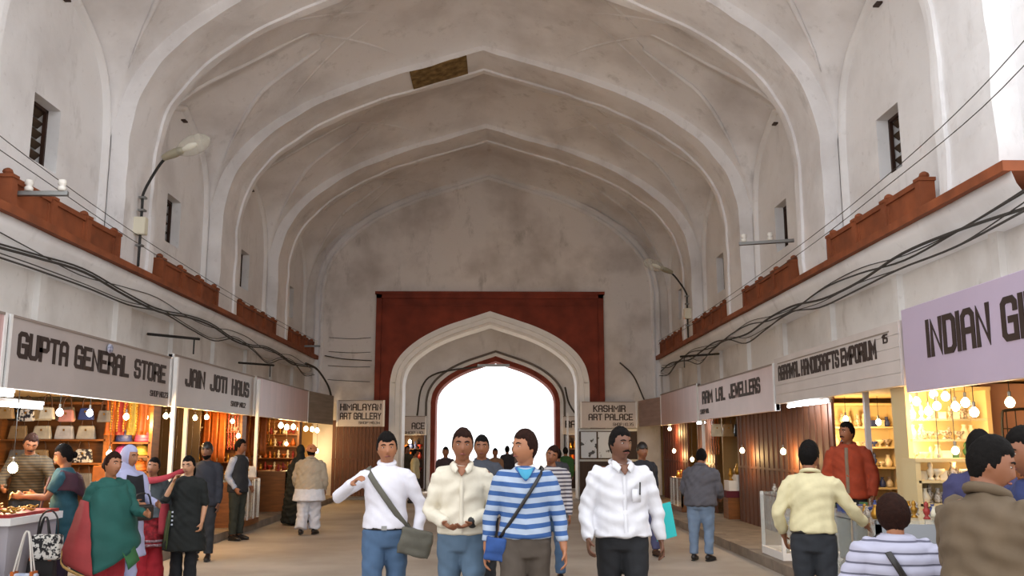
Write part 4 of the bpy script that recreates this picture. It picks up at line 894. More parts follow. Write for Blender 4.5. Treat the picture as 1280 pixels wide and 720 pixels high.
# men behind them
f = Fig('man in dark jacket seen between the cream shirt and the stripes', (PXY(602, 10.2), 10.2, 0), 0, 1.665, vox=.012, legs=WALK_A); f.body('brown').hair(vol=1.1).top(cloth('slate_jacket', '#3d414b'), hem=.85, ease=.03, name='jacket', collar=cloth('slate_jacket', '#3d414b')).pants(DARKT).shoes(LEATHER)
f = Fig('man in checked shirt and blue jeans behind the stripes', (PXY(690, 11.2), 11.2, 0), 0, 1.56, vox=.012, legs=WALK_B, head=(-.2, .1, .35)); f.body('brown').hair(HAIRB).top(stripes('grey_check', '#b8b4b6', '#4e4a56', .05, .5), hem=.86, ease=.025).pants(JEAN).shoes(LEATHER)
f = Fig('man in black cap and purple jeans behind the white shirt', (PXY(803, 13.6), 13.6, 0), .3, 1.60, vox=.013, legs={-1: ((-.02, .1, -1), (0, .2, -1)), 1: ((.12, -.2, -1), (.05, 0, -1))})
f.body('brown').hair(LEATHER, front=.035, name='cap', side=.0, back=-.03, vol=1.1).top(cloth('navy_top', '#23242c'), hem=.86, ease=.03).pants(cloth('purple_jeans', '#4a4d70')).shoes(BROWNSHOE)
far = [(619, 24, 1.48, '#8a6a52', 0, 'far walker in brown shawl seen in the bright exit'), (634, 29, 1.53, '#30303a', PI, 'far walker in black seen in the bright exit'), (557, 21, 1.52, '#3a2d33', 0, 'walker in dark top left of the cream shirt'), (707, 26, 1.50, '#2f5d33', PI, 'walker in green top near the small RA sign'), (519, 25.5, 1.45, '#c9c09a', PI / 2, 'person in cream clothes under the ACE sign'), (509, 28.8, 1.55, '#3a3326', .6, 'person in dark clothes under the ACE sign'), (642, 33.5, 1.5, '#6b5c58', 0, 'farthest walker in grey under the exit arch'), (697, 17.5, 1.50, '#44464e', PI, 'walker in grey seen beside the stripes')]
for px, Y, h, c, r, lab in far:
    f = Fig(lab, (PXY(px, Y), Y, 0), r, h, vox=.018, legs=WALK_A if px % 2 else WALK_B, group='far walkers'); f.body('brown', face=abs(r) < 1, eyes=False).hair().top(cloth('far%d' % px, c), hem=.8, ease=.03).pants(DARKT).shoes(LEATHER)

# left side
f = Fig('shopkeeper in brown striped jumper bending over his table', (PXY(36, 11.2), 11.2, .125), .45, 1.62, lean=.35, head=(.1, .5, .1), vox=.011, arms={-1: ((-.4, -.5, -.8), (.1, -.9, -.3)), 1: ((.35, -.55, -.75), (-.1, -.9, -.25))})
f.body('brown', moustache=True).hair(HAIRB, front=.07).top(stripes('brown_rib', '#4a3a22', '#2b2114', .035, .45), hem=.88, ease=.03, name='jumper').pants(DARKT).shoes(LEATHER)
f = Fig('woman in teal tunic and maroon shawl at the jewellery table', (PXY(84, 10.3), 10.3, 0), -1.25, 1.57, g=1.08, lean=.06, head=(.2, .2, 0), vox=.010, arms={-1: ((-.15, -.25, -1), (.1, -1, .15)), 1: ((.15, -.5, -.8), (-.2, -.95, .05))})
TEAL = cloth('teal_tunic', '#1d4a56', .2); f.body('brown').hair(vol=1.15, bun=True, back=-.1).top(TEAL, hem=.52, ease=.022, sleeve=.36, flare=(.05, .05), name='tunic').pants(cloth('plum_trousers', '#2b1c33'), flare=.02).shoes(LEATHER)
MAR = cloth('maroon_shawl', '#3c1c2a', .2); f.drape([[(-.2, -.02, 1.44), (-.22, .1, 1.40), (-.1, .16, 1.36), (.1, .16, 1.36), (.22, .1, 1.40), (.2, -.05, 1.44)], [(-.22, -.08, 1.3), (-.25, .1, 1.25), (-.11, .2, 1.2), (.12, .2, 1.2), (.25, .1, 1.26), (.22, -.1, 1.3)], [(-.22, -.14, 1.1), (-.26, .1, 1.15), (-.1, .2, 1.1), (.12, .19, 1.12), (.25, .08, 1.2), (.23, -.12, 1.2)]], MAR, 'shawl')
f.drape([[(.14, -.16, 1.36), (.2, -.15, 1.36)], [(.16, -.22, 1.1), (.25, -.2, 1.1)], [(.16, -.26, .85), (.28, -.2, .85)], [(.2, -.25, .62), (.27, -.22, .66)]], MAR, 'shawl_end')
for q in range(6): MB().ell((.0, -.165 - .01 * (q > 2), 1.25 - q * .1), (.008, .006, .008), 8, 6).build('button', mat('pearl', '#e8e8e0', .2), f.t)
pc = tag(MB().box((0, 0, 0), (.005, .09, .06)).build('paper_card', mat('yellow_card', '#e0c070', .6), None), 'yellowish card held by the woman in teal', 'card')
hp = f.t.matrix_basis @ (f.arm[1][2] + f.arm[1][3] * .14); pc.location = hp; pc.rotation_euler = (.3, .2, .3)
hb = tag(empty('handbag', (PXY(66, 9.3), 9.3, .48)), 'black and white patterned handbag beside the woman in teal', 'bag')
PB = mat('mosaic_bag', '#d8d4cc', .5, col2='#17161a', scale=26, lo=.48, hi=.52); bevel(MB().bb(-.14, .14, -.06, .06, 0, .24).build('bag_body', PB, hb), .03, 3); MB().tube([(-.1, 0, .22), (-.08, 0, .40), (0, 0, .47), (.08, 0, .40), (.1, 0, .22)], .009, n=8).build('handle', LEATHER, hb, True)

f = Fig('woman wrapped in a green shawl with red border turning right', (PXY(138, 8.9), 8.9, 0), .75, 1.50, lean=.05, head=(.3, .0, .1), vox=.010, arms={-1: ((-.2, .1, -1), (.1, -.4, -.9)), 1: ((.15, -.45, -.85), (.1, -1, -.1))})
GR = cloth('green_shawl', '#155049', .25, 4); RD = cloth('red_silk', '#a52431', .25, 5); f.body('tan').hair(HAIRB, bun=True, vol=1.05).top(GR, hem=.66, ease=.03, flare=(.05, .06), name='tunic', wr=.008).pants(RD, flare=.07, ease=.05).shoes(LEATHER)
f.drape([[(-.14, .02, 1.43), (-.1, -.14, 1.37), (.06, -.15, 1.38), (.17, -.04, 1.43)], [(-.26, .04, 1.2), (-.17, -.22, 1.17), (.08, -.22, 1.18), (.26, -.06, 1.22)], [(-.31, .04, .95), (-.2, -.27, .93), (.1, -.27, .95), (.3, -.06, .98)], [(-.33, .03, .75), (-.2, -.29, .72), (.14, -.29, .82), (.33, -.08, .86)], [(-.33, .02, .52), (-.2, -.3, .50), (.14, -.3, .68), (.34, -.1, .76)]], GR, 'shawl', wr=.02)
f.drape([[(-.28, .02, 1.24), (-.24, -.1, 1.22)], [(-.36, .0, .98), (-.26, -.26, .95)], [(-.44, -.02, .74), (-.25, -.31, .7)], [(-.42, -.02, .60), (-.22, -.33, .46)]], cloth('rust_silk', '#8d2f30', .2, 5), 'shawl_lining', wr=.008)
f.drape([[(-.45, -.03, .735), (-.42, -.03, .59), (-.215, -.34, .45)], [(-.455, -.035, .71), (-.425, -.035, .56), (-.21, -.345, .42)]], cloth('gold_border', '#a8824a', .4, 40), 'gold_border', wr=0)
f.drape([[(.02, -.26, .95), (.12, -.24, .95)], [(.05, -.3, .75), (.2, -.25, .78)], [(.13, -.33, .52), (.27, -.25, .6)]], cloth('leaf_green_silk', '#2f6238', .2, 6), 'shawl_fold', wr=.008)

f = Fig('woman in lavender headscarf holding a black bag', (PXY(160, 10.0), 10.0, 0), 1.0, 1.56, head=(.2, .1, 0), vox=.010, arms={-1: ((-.1, -.4, -.9), (.15, -1, -.1)), 1: ((.1, -.35, -.9), (-.2, -1, -.15))})
LAV = cloth('lavender', '#a9aacb', .12, 6); f.body('tan').headscarf(LAV).top(LAV, hem=.48, ease=.025, flare=(.06, .06), name='tunic').pants(LAV, flare=.03).shoes(LEATHER)
f.drape([[(-.10, -.12, 1.4), (0, -.15, 1.38), (.1, -.13, 1.4)], [(-.12, -.17, 1.15), (0, -.185, 1.12), (.12, -.17, 1.15)], [(-.13, -.18, .95), (0, -.2, .93), (.13, -.18, .95)]], cloth('black_wool', '#15141a'), 'waistcoat')
hb = tag(empty('handbag', (PXY(182, 9.7), 9.66, .93)), 'plain black handbag held by the woman in lavender', 'bag'); hb.rotation_euler = (0, 0, .9)
bevel(MB().bb(-.12, .12, -.04, .04, -.11, .05).build('bag_body', LEATHER, hb), .025, 2); MB().tube([(-.1, 0, .05), (-.06, 0, .15), (.06, 0, .15), (.1, 0, .05)], .01, n=8).build('handle', LEATHER, hb, True)

f = Fig('girl in grey jacket and red embroidered skirt facing the viewer', (PXY(192, 11.0), 11.0, 0), .05, 1.42, head=(.05, -.05, .12), vox=.010, arms={-1: ((-.35, .05, -1), (-.05, -.3, -.9)), 1: ((.3, .05, -1), (.1, -.2, -1))})
f.body('tan').hair(HAIR, tail=.2).top(cloth('grey_jacket', '#525a5e', .15), hem=.92, ease=.035, sleeve=.9, flare=(.05, .04), name='jacket', wr=.006)
RS = cloth('red_skirt', '#a4222c', .35, 22, col2='#5f1018'); f.rem(MB().tube([(0, 0, 1.0), (0, 0, .85), (0, 0, .66), (0, 0, .52)], [(.16, .12), (.20, .16), (.23, .19), (.24, .2)], n=20, cap=.1), 'skirt', RS, .012, 2, .008)
SB = mat('silver_braid', '#b9aab0', .35, col2='#6e2a36', scale=40)
for z, r in ((.60, .237), (.545, .243)): MB().tube([(math.cos(a) * r, math.sin(a) * (r - .04), z) for a in np.linspace(0, 2 * PI, 29)], [(.018, .008)] * 29, ref=(0, 0, 1), n=6, sub=1).build('braid_band', SB, f.t, True)
f.pants(cloth('red_trousers', '#b0202e', .2, 10), flare=.05, ease=.03).shoes(LEATHER)
MB().box((0, -.165, 1.33), (.045, .012, .09)).build('brooch', mat('silver', '#c8c8c4', .3, metal=.5), f.t)
RSC = cloth('coral_scarf', '#b03a44', .2, 8); f.drape([[(-.22, .0, 1.49), (-.1, -.14, 1.47), (.06, -.16, 1.47), (.22, -.12, 1.50), (.40, -.05, 1.58), (.56, .0, 1.62)], [(-.22, -.06, 1.40), (-.1, -.18, 1.38), (.06, -.19, 1.38), (.22, -.15, 1.42), (.40, -.08, 1.50), (.56, -.02, 1.56)]], RSC, 'scarf', wr=.006)
f.drape([[(.16, -.1, 1.1), (.26, -.06, 1.1)], [(.16, -.16, .9), (.28, -.1, .9)], [(.17, -.18, .70), (.28, -.12, .68)]], RSC, 'scarf_end')

f = Fig('woman in black tunic and glasses with a hand at her mouth', (PXY(236, 10.9), 10.9, 0), -.05, 1.44, g=1.12, head=(-.05, .1, -.05), vox=.010, arms={-1: ((-.2, -.55, -.75), (.38, .08, .93)), 1: ((.25, .0, -1), (.0, -.3, -.9))}, curl=.7)
BK = cloth('black_tunic', '#0f1412', .2); f.body('light').hair(HAIR, tail=.12).top(BK, hem=.48, ease=.03, sleeve=.55, flare=(.06, .05), name='tunic').pants(BLACKT, flare=.02).shoes(LEATHER)
gl = MB()
for sd in (-1, 1):
    cc = f.hc + f.R @ Vector((.032 * sd, -.092, .012)); gl.tube([cc + f.R @ Vector((math.cos(a) * .022, 0, math.sin(a) * .016)) for a in np.linspace(0, 2 * PI, 17)], .0022, n=5, sub=1, cap=0)
    gl.tube([cc + f.R @ Vector((.022 * sd, 0, .004)), f.hc + f.R @ Vector((.08 * sd, .0, .004))], .002, n=5)
gl.tube([f.hc + f.R @ Vector((-.010, -.093, .014)), f.hc + f.R @ Vector((.010, -.093, .014))], .002, n=5).build('glasses', M_DARK, f.t)
f.drape([[(-.22, -.06, 1.0), (-.14, -.15, 1.0)], [(-.25, -.08, .75), (-.15, -.18, .75)], [(-.27, -.08, .52), (-.16, -.2, .50)]], stripes('green_panel', '#1b1f14', '#4a5a24', .035, .5, 0), 'side_panel', wr=.003)
for q in range(4): MB().box((-.115, -.19, .99 - q * .055), (.022, .008, .022)).build('sequin', mat('pale_sequin', '#c9ced8', .25), f.t)
for z in (-.03, -.055): S, E, W, d = f.arm[-1]; MB().tube([W + d * z + Vector((math.cos(a) * .032, math.sin(a) * .026, .016 * math.cos(a))) for a in np.linspace(0, 2 * PI, 13)], .004, n=5, sub=1).build('bangle', mat('brass', '#a88a3c', .3, metal=.7), f.t)

f = Fig('man in black cap standing in the shade behind the black tunic', (PXY(258, 13.2), 13.2, 0), 0, 1.60, vox=.013); f.body('dark', beard=True).hair(LEATHER, front=.04, name='cap', side=.0, back=-.03, vol=1.1).top(cloth('shade_navy', '#22242e'), hem=.8, ease=.03).pants(DARKT).shoes(LEATHER)
f = Fig('man in grey shirt and dark waistcoat with hands in pockets', (PXY(299, 16.0), 16.0, 0), 1.2, 1.66, head=(.3, .1, 0), vox=.012, arms={-1: ((-.2, .2, -1), (.1, -.6, -.8)), 1: ((.25, .25, -1), (-.1, -.65, -.75))})
f.body('brown').hair().top(cloth('pale_grey_shirt', '#9aa2b4'), hem=.9, ease=.015, name='shirt').top(cloth('dark_waistcoat', '#1d2026'), hem=.82, ease=.03, sleeve=0, name='waistcoat', slv=()).pants(cloth('olive_trousers', '#262a22')).shoes(LEATHER)
f = Fig('old man in beige jacket and orange turban walking away', (PXY(388, 16.9), 16.9, 0), PI - .1, 1.57, g=1.32, lean=.08, vox=.012, legs=WALK_A, arms={-1: ((-.25, -.05, -1), (.0, -.4, -.9)), 1: ((.35, -.05, -1), (.05, -.5, -.85))})
BJ = cloth('beige_jacket', '#a89c8a', .12); f.body('brown', beard=True).top(cloth('white_kurta', '#cfd0d8', .1), hem=.66, ease=.03, sleeve=.2, flare=(.05, .05), name='kurta').top(BJ, hem=.78, ease=.05, name='jacket', wr=.006, puff=.01).collar(BJ, .085, .022, 1.46, .4).pants(cloth('white_pyjama', '#c3c4cc', .1), ease=.04, flare=.03, wr=.008).shoes(LEATHER)
f.hair(HAIR, front=.0, back=-.08)
tb = MB()
for q in range(5): tb.tube([f.hc + f.R @ Vector((math.cos(a) * (.098 - .012 * q), .01 + math.sin(a) * (.112 - .013 * q), .02 + .024 * q + .012 * math.sin(a * 2 + q))) for a in np.linspace(0, 2 * PI, 21)], .022, n=8, sub=1)
tb.ell(f.hc + Vector((0, .01, .09)), (.07, .08, .045)).build('turban', cloth('orange_turban', '#c07f55', .15), f.t, True)
f = Fig('figure in a long black robe and veil beside the far left shops', (-4.02, 19.0, 0), PI + .4, 1.56, vox=.016); f.body('brown', face=False).headscarf(BK, 1.16, face=2.0, name='veil', down=.2)
f.rem(MB().tube([(0, 0, 1.45), (0, 0, 1.3), (0, 0, 1.0), (0, 0, .5), (0, 0, .06)], [(.12, .1), (.25, .17), (.28, .22), (.33, .28), (.38, .33)], n=20, cap=.1), 'robe', BK, .016, 2, .012)

# right side
f = Fig('man in grey jacket and pale jeans facing the right shops', (PXY(874, 13.1), 13.1, 0), 2.55, 1.52, g=1.25, lean=.14, head=(.2, .35, 0), vox=.011, arms={-1: ((-.25, -.2, -1), (.2, -.8, -.5)), 1: ((.4, -.1, -1), (-.1, -.7, -.7))}, legs={-1: ((-.05, -.1, -1), (0, .1, -1)), 1: ((.06, .05, -1), (0, .08, -1))})
GJ = cloth('grey_bomber', '#55545c', .12); f.body('brown').hair().top(GJ, hem=.85, ease=.05, name='jacket', wr=.007, puff=.008).collar(GJ, .085, .024, 1.46, .4).pants(cloth('pale_jeans', '#7489a4', .25, 5)).shoes(LEATHER)
f = Fig('man in pale yellow shirt leaning on the glass counter', (PXY(1013, 7.6), 7.6, 0), 2.75, 1.60, g=1.02, lean=.04, head=(-.45, .05, 0), vox=.009, arms={-1: ((-.55, -.25, -.85), (-.45, -.8, -.6)), 1: ((.4, .12, -1), (-.1, -.55, -.8))})
YS = cloth('yellow_shirt', '#cfc49c', .08); f.body('brown').hair(vol=1.05).top(YS, hem=.955, ease=.022, sleeve=.92, wr=.006, seed=3).collar(YS, .074, .017, 1.46, .5).pants(cloth('charcoal_trousers', '#23262c', .15), wr=.003).belt(LEATHER, .965, .018, False).shoes(LEATHER)
f = Fig('man in orange-red jacket standing behind the counter', (4.28, 11.4, .125), -.5, 1.72, head=(-.6, .0, 0), vox=.011, arms={-1: ((-.3, .0, -1), (.1, -.3, -1)), 1: ((.35, .0, -1), (.0, -.2, -1))})
OJ = cloth('orange_jacket', '#96391d', .15); f.body('brown', moustache=True).hair().top(OJ, hem=.82, ease=.045, name='jacket', wr=.005, puff=.008).collar(OJ, .082, .02, 1.46, .8).placket(cloth('grey_zip', '#7a6a5c'), .88, 1.42, .05, 'zip', 0, .02).pants(DARKT).shoes(LEATHER)
f = Fig('child in grey quilted jacket with a dark bag strap', (PXY(1116, 5.0), 5.0, 0), 2.9, 1.30, g=1.15, head=(-.3, .1, .1), vox=.009, hw=1.2, arms={-1: ((-.3, -.1, -1), (.0, -.6, -.8)), 1: ((.5, -.05, -1), (.2, -.4, -.9))})
f.body('tan').hair(HAIRB, front=.02, side=-.07, back=-.11, vol=1.5, fringe=.01)
QJ = stripes('quilt', '#a9a8ba', '#5d5c6c', .075, .18); mbv = []
f.top(QJ, hem=.78, ease=.05, name='quilted_jacket', wr=.002, puff=.02).pants(DARKT).shoes(LEATHER)
me = [c for c in f.t.children if c.name.startswith('quilted_jacket')][0].data; n = len(me.vertices); co = np.empty(n * 3, np.float32); nn = co.copy(); me.vertices.foreach_get('co', co); me.vertices.foreach_get('normal', nn); co = co.reshape(-1, 3); nn = nn.reshape(-1, 3); co += nn * (.012 * np.abs(np.sin((co[:, 2] + .0) * PI / .075)))[:, None]; me.vertices.foreach_set('co', co.ravel()); me.update()
f.strap(.12, -.18, LEATHER, .022, .075, z_a=1.43, z_b=.9); f.rem(MB().tube([(-.1, .26, 1.0), (-.1, .27, .9), (-.1, .27, .78)], [(.10, .05), (.14, .07), (.12, .05)], n=14), 'bag', LEATHER, .012, 2, .003)
f = Fig('man in brown jacket in the right foreground looking down', (2.12, 4.12, 0), 2.0, 1.61, g=1.1, lean=.12, head=(-.85, .30, .05), vox=.007, arms={-1: ((-.25, -.3, -.9), (.1, -.9, -.4)), 1: ((.22, -.25, -1), (-.1, -.85, -.45))})
BR = cloth('brown_jacket', '#5f4f3c', .16, 9); f.body('brown', moustache=False).hair(front=.06, vol=1.05).top(BR, hem=.80, ease=.045, name='jacket', wr=.010, puff=.010, seed=6).collar(BR, .085, .026, 1.465, .9).collar(cloth('white_collar', '#e6e6e4'), .066, .016, 1.475, .9).pants(DARKT).shoes(LEATHER)
f = Fig('person in purple top behind the brown jacket', (PXY(1229, 6.2), 6.2, 0), 2.6, 1.66, head=(-.1, .1, 0), vox=.010); f.body('brown').hair(vol=1.1).top(cloth('purple_top', '#37355a', .15), hem=.85, ease=.035, name='jacket').pants(DARKT).shoes(LEATHER)
f = Fig('person in navy jumper cut by the right picture edge', (2.75, 4.7, 0), -1.6, 1.66, head=(0, .2, 0), vox=.011, lean=.1); f.body('brown').hair().top(cloth('navy_jumper', '#26305c', .15), hem=.85, ease=.035, name='jumper').pants(DARKT).shoes(LEATHER)
# ---------------------------------------------------------------- goods, counters, shelves
GOLD = mat('brass_ware', '#b8862f', .3, var=.4, scale=20, metal=.6); IVORY = mat('ivory_ware', '#e0d6bd', .4, var=.15, scale=20); GLIT = mat('glitter', '#d8cfc4', .25, col2='#6a5a4a', scale=50)
def box_m(name, c, r=.5): return mat('goods_' + name, c, r, var=.25, scale=12)
GC = {'tan': '#a88a62', 'cream': '#d9cfb8', 'white': '#dcd8d4', 'black': '#201c1c', 'grey': '#7a7672', 'blue': '#31427c', 'pink': '#c2486a', 'magenta': '#96386e', 'yellow': '#b39a3c', 'orange': '#c8661e', 'red': '#9c2a22', 'green': '#3c6a3c', 'brown': '#5a3a22', 'teal': '#2f6f78', 'rose': '#c98a80'}
GM = {k: box_m(k, c) for k, c in GC.items()}
PATT = mat('goods_patterned', '#cfcac0', .6, col2='#26222a', scale=22, lo=.47, hi=.53)
def shelf_unit(label, x0, x1, y, zs, depth=.34, m=M_WOOD, back=True, glass=False, cat='shelf', z_top=2.2):
    t = tag(empty('shelf_unit', ((x0 + x1) / 2, y, .125)), label, cat); w = (x1 - x0) / 2
    for s in (-1, 1): MB().bb(w * s - .025, w * s + .025, -depth, 0, 0, z_top - .125).build('upright', m, t)
    for z in zs: MB().bb(-w, w, -depth, 0, z - .025 - .125, z - .125).build('shelf_board', M_GLASS if glass else m, t)
    MB().bb(-w - .03, w + .03, -depth - .01, 0, z_top - .16, z_top - .125).build('cornice', m, t)
    if back: MB().bb(-w, w, -.015, 0, 0, z_top - .125).build('back_panel', m, t)
    return t
def handbag(label, p, m, w=.26, h=.2, group=None, rz=0.0, d=.09, name='handbag', handle=.14):
    t = tag(empty(name, p, rz), label, 'bag', group)
    v = [(-w * .5, -d / 2, 0), (w * .5, -d / 2, 0), (w * .5, d / 2, 0), (-w * .5, d / 2, 0), (-w * .4, -d * .3, h), (w * .4, -d * .3, h), (w * .4, d * .3, h), (-w * .4, d * .3, h)]
    bevel(MB().add(v, [(3, 2, 1, 0), (4, 5, 6, 7), (0, 1, 5, 4), (1, 2, 6, 5), (2, 3, 7, 6), (3, 0, 4, 7)]).build('bag_body', m, t), .02, 2)
    MB().tube([(-w * .28, 0, h * .95), (-w * .22, 0, h + handle * .7), (0, 0, h + handle), (w * .22, 0, h + handle * .7), (w * .28, 0, h * .95)], .009, n=6).build('handle', GM['brown'], t, True)
    MB().box((0, -d * .36, h * .8), (w * .5, .012, h * .3)).build('flap', m, t); MB().box((0, -d * .36 - .01, h * .68), (.025, .01, .03)).build('clasp', GOLD, t); return t
# general store: shelves on the far partition
shelf_unit('wooden shelves of bags at the far end of the general store', -7.3, -5.75, 14.06, (.95, 1.32, 1.66), .36)
row = [(-7.1, 'tan'), (-6.75, 'cream'), (-6.42, 'white'), (-6.1, 'cream')]
for (x, c), w in zip(row, ('tan', 'cream', 'white', 'pale')): handbag({'tan': 'tan handbag leftmost on the upper bag shelf', 'cream': 'cream handbag second on the upper bag shelf', 'white': 'white handbag third on the upper bag shelf', 'pale': 'pale handbag rightmost on the upper bag shelf'}[w], (x, 13.86, 1.66), GM[c], .29, .2, 'bags on the upper shelf')
for x, c, w in ((-7.08, 'grey', 'grey handbag leftmost on the middle bag shelf'), (-6.76, 'tan', 'tan handbag second on the middle bag shelf')): handbag(w, (x, 13.86, 1.32), GM[c], .29, .19, 'bags on the middle shelf')
for x, w in ((-6.42, 'black and white patterned bag left on the middle shelf'), (-6.12, 'black and white patterned bag right on the middle shelf')): handbag(w, (x, 13.86, 1.32), PATT, .28, .2, 'bags on the middle shelf')
for x, c, w in ((-7.05, 'black', 'black bag hung high left over the shelves'), (-6.7, 'cream', 'cream bag hung high over the shelves'), (-6.35, 'grey', 'grey bag hung high over the shelves')): handbag(w, (x, 13.7, 1.93), GM[c], .28, .2, 'bags hung over the shelves', handle=.15)
for x, c, w in ((-6.9, 'cream', 'cream bag on the lower shelf'), (-6.5, 'brown', 'brown bag on the lower shelf'), (-6.1, 'grey', 'grey bag on the lower shelf')): handbag(w, (x, 13.86, .95), GM[c], .3, .22, 'bags on the lower shelf')
shelf_unit('narrow shelves of knitted caps beside the bag shelves', -5.7, -5.12, 14.06, (.95, 1.2, 1.42, 1.62), .3)
def kcap(label, p, m):
    t = tag(empty('knitted_cap', p), label, 'cap', 'caps in the general store')
    MB().lathe([(.10, 0), (.115, .03), (.112, .08), (.09, .125), (.05, .15), (.01, .158)], n=14).build('crown', m, t, True); MB().lathe([(.104, -.0), (.122, .008), (.12, .035), (.112, .04)], n=14).build('brim_band', m, t, True); MB().ell((0, 0, .165), (.022, .022, .02), 8, 6).build('pompom', m, t, True)
for x, z, c in ((-5.56, 1.62, 'blue'), (-5.28, 1.62, 'pink'), (-5.56, 1.42, 'magenta'), (-5.28, 1.42, 'yellow'), (-5.56, 1.2, 'teal'), (-5.28, 1.2, 'orange')): kcap('%s knitted cap on the narrow cap shelves' % c, (x, 13.9, z), GM[c])
def hanging(label, p, L, m, w=.05, group=None, kind='string', name='bead_string'):
    t = tag(empty(name, p), label, 'hanging', group)
    if kind == 'string':
        mb = MB(); n = int(L / .035)
        for q in range(n): mb.ell((.004 * math.sin(q), 0, -.03 - q * .035), (.016, .016, .017), 6, 4)
        mb.build('beads', m, t, True); MB().bb(-.003, .003, -.003, .003, -.04, .0).build('hook', M_METAL, t)
    else:
        rows = [[(-w + .008 * math.sin(9 * z), .01 * math.sin(z * 7), -z), (-w * .5, -.02, -z), (0, .012, -z), (w * .5, -.02, -z), (w, .01 * math.cos(z * 8), -z)] for z in np.linspace(0, L, 8)]
        o = MB().grid(rows).build('cloth', m, t, True); apply_mod(o, so=dict(type='SOLIDIFY', thickness=.008)); MB().bb(-w - .02, w + .02, -.012, .012, 0, .02).build('rail', M_METAL, t)
for q, c in enumerate(('orange', 'red', 'yellow', 'orange')): hanging('%s cloth hung beside the cap shelves, number %s from the left' % (c, ('one', 'two', 'three', 'four')[q]), (-5.62 + q * .16, 13.5, 2.24), .52, GM[c], .06, 'cloths in the general store', 'cloth', 'hanging_cloth')
for q in range(5): hanging(ORD[q] + ' gold bead string from left in the general store', (-5.5 + q * .09, 13.25, 2.26), .5, GOLD, group='gold bead strings in the general store')
for q, c in enumerate(('orange', 'yellow', 'brown', 'red', 'cream')):
    tag(bevel(MB().bb(-.14, .14, -.05, .05, 0, .34).build('folded_cloth', GM[c], None, loc=(-5.4 + q * .0, 12.9 + q * .105, .96)), .015, 2), '%s folded cloth in the row below the low yellow bulb' % c, 'cloth', 'folded cloths')
t = tag(empty('cloth_rack', (-5.4, 13.1, .125)), 'low wooden rack under the folded cloths', 'rack'); MB().bb(-.2, .2, -.3, .32, .79, .83).build('top', M_WOOD, t)
for sx in (-1, 1):
    for sy in (-1, 1): MB().bb(sx * .18 - .02, sx * .18 + .02, sy * .28 - .02, sy * .28 + .02, 0, .79).build('leg', M_WOOD, t)

# small wares: a few shapes, copied along the shelves
def ware_meshes(m, tagn):
    return [MB().lathe([(.03, 0), (.045, .02), (.05, .06), (.03, .10), (.018, .13), (.028, .15)], n=10).mesh('vase_' + tagn, m, True), MB().lathe([(.035, 0), (.03, .015), (.012, .03), (.03, .06), (.035, .09), (.016, .11), (.024, .13), (.018, .155), (.003, .17)], n=10).mesh('figurine_' + tagn, m, True),
            MB().bb(-.045, .045, -.03, .03, 0, .07).bb(-.05, .05, -.034, .034, .07, .085).mesh('casket_' + tagn, m), MB().lathe([(.02, 0), (.025, .01), (.008, .03), (.05, .06), (.06, .09), (.052, .09), (.01, .05)], n=10).mesh('goblet_' + tagn, m, True)]
WM = {k: ware_meshes(m, k) for k, m in dict(gold=GOLD, ivory=IVORY, glit=GLIT, red=GM['red'], orange=GM['orange'], green=GM['green'], blue=GM['blue']).items()}
KIND = ['vase', 'figurine', 'casket', 'goblet']
def wares(x0, x1, y, z, n, mats, where, axis='x', jit=.05, sc=1.0):
    for q in range(n):
        k = random.choice(mats); i = random.randrange(4); u = x0 + (x1 - x0) * (q + .5) / n
        p = (u, y + random.uniform(-jit, jit), z) if axis == 'x' else (y + random.uniform(-jit, jit), u, z)
        o = link_mesh(KIND[i], WM[k][i], None, p, random.random() * 3); s = sc * random.uniform(.8, 1.15); o.scale = (s, s, s)
        tag(o, '%s %s, %s from %s %s' % ({'gold': 'brass', 'ivory': 'ivory', 'glit': 'glittering'}.get(k, k), KIND[i], ORD[q], 'left' if axis == 'x' else 'the near end', where), KIND[i], 'small wares ' + where)
LEV = ['bottom', 'second', 'third', 'fourth', 'fifth', 'top']
def fill(zs, x0, x1, y, n, mats, where, **k):
    for i, z in enumerate(zs): wares(x0, x1, y, z, n, mats if not callable(mats) else mats(z), 'on the %s %s' % ('top' if i == len(zs) - 1 else LEV[i], where), **k)
# second left shop: shelves on its far partition
shelf_unit('brightly lit shelves of brass wares in the second left shop', -6.6, -5.15, 18.95, (.95, 1.25, 1.55, 1.85), .32)
fill((.95, 1.25, 1.55, 1.85), -6.5, -5.25, 18.78, 11, ['gold', 'gold', 'ivory', 'orange'], 'shelf of the second left shop')
for q in range(3): hanging(ORD[q] + ' orange cloth from left before the brass shelves', (-5.75 + q * .15, 18.4, 2.24), 1.0, GM['orange'], .07, 'orange cloths in the second left shop', 'cloth', 'hanging_cloth')
for q in range(4): hanging(ORD[q] + ' red bead string from left before the brass shelves', (-5.3 + q * .06, 18.3, 2.26), .8, GM['red'], group='red bead strings in the second left shop')
shelf_unit('lit shelves of gold and orange wares in the third left shop', -6.4, -5.15, 24.3, (.95, 1.25, 1.55, 1.85), .32)
fill((.95, 1.25, 1.55, 1.85), -6.3, -5.25, 24.13, 9, ['gold', 'orange', 'ivory', 'red'], 'shelf of the third left shop', sc=1.1)
for q in range(4): hanging(ORD[q] + ' orange cloth from left in the third left shop', (-5.9 + q * .2, 21.0, 2.24), .9, GM['orange'], .08, 'orange cloths in the third left shop', 'cloth', 'hanging_cloth')
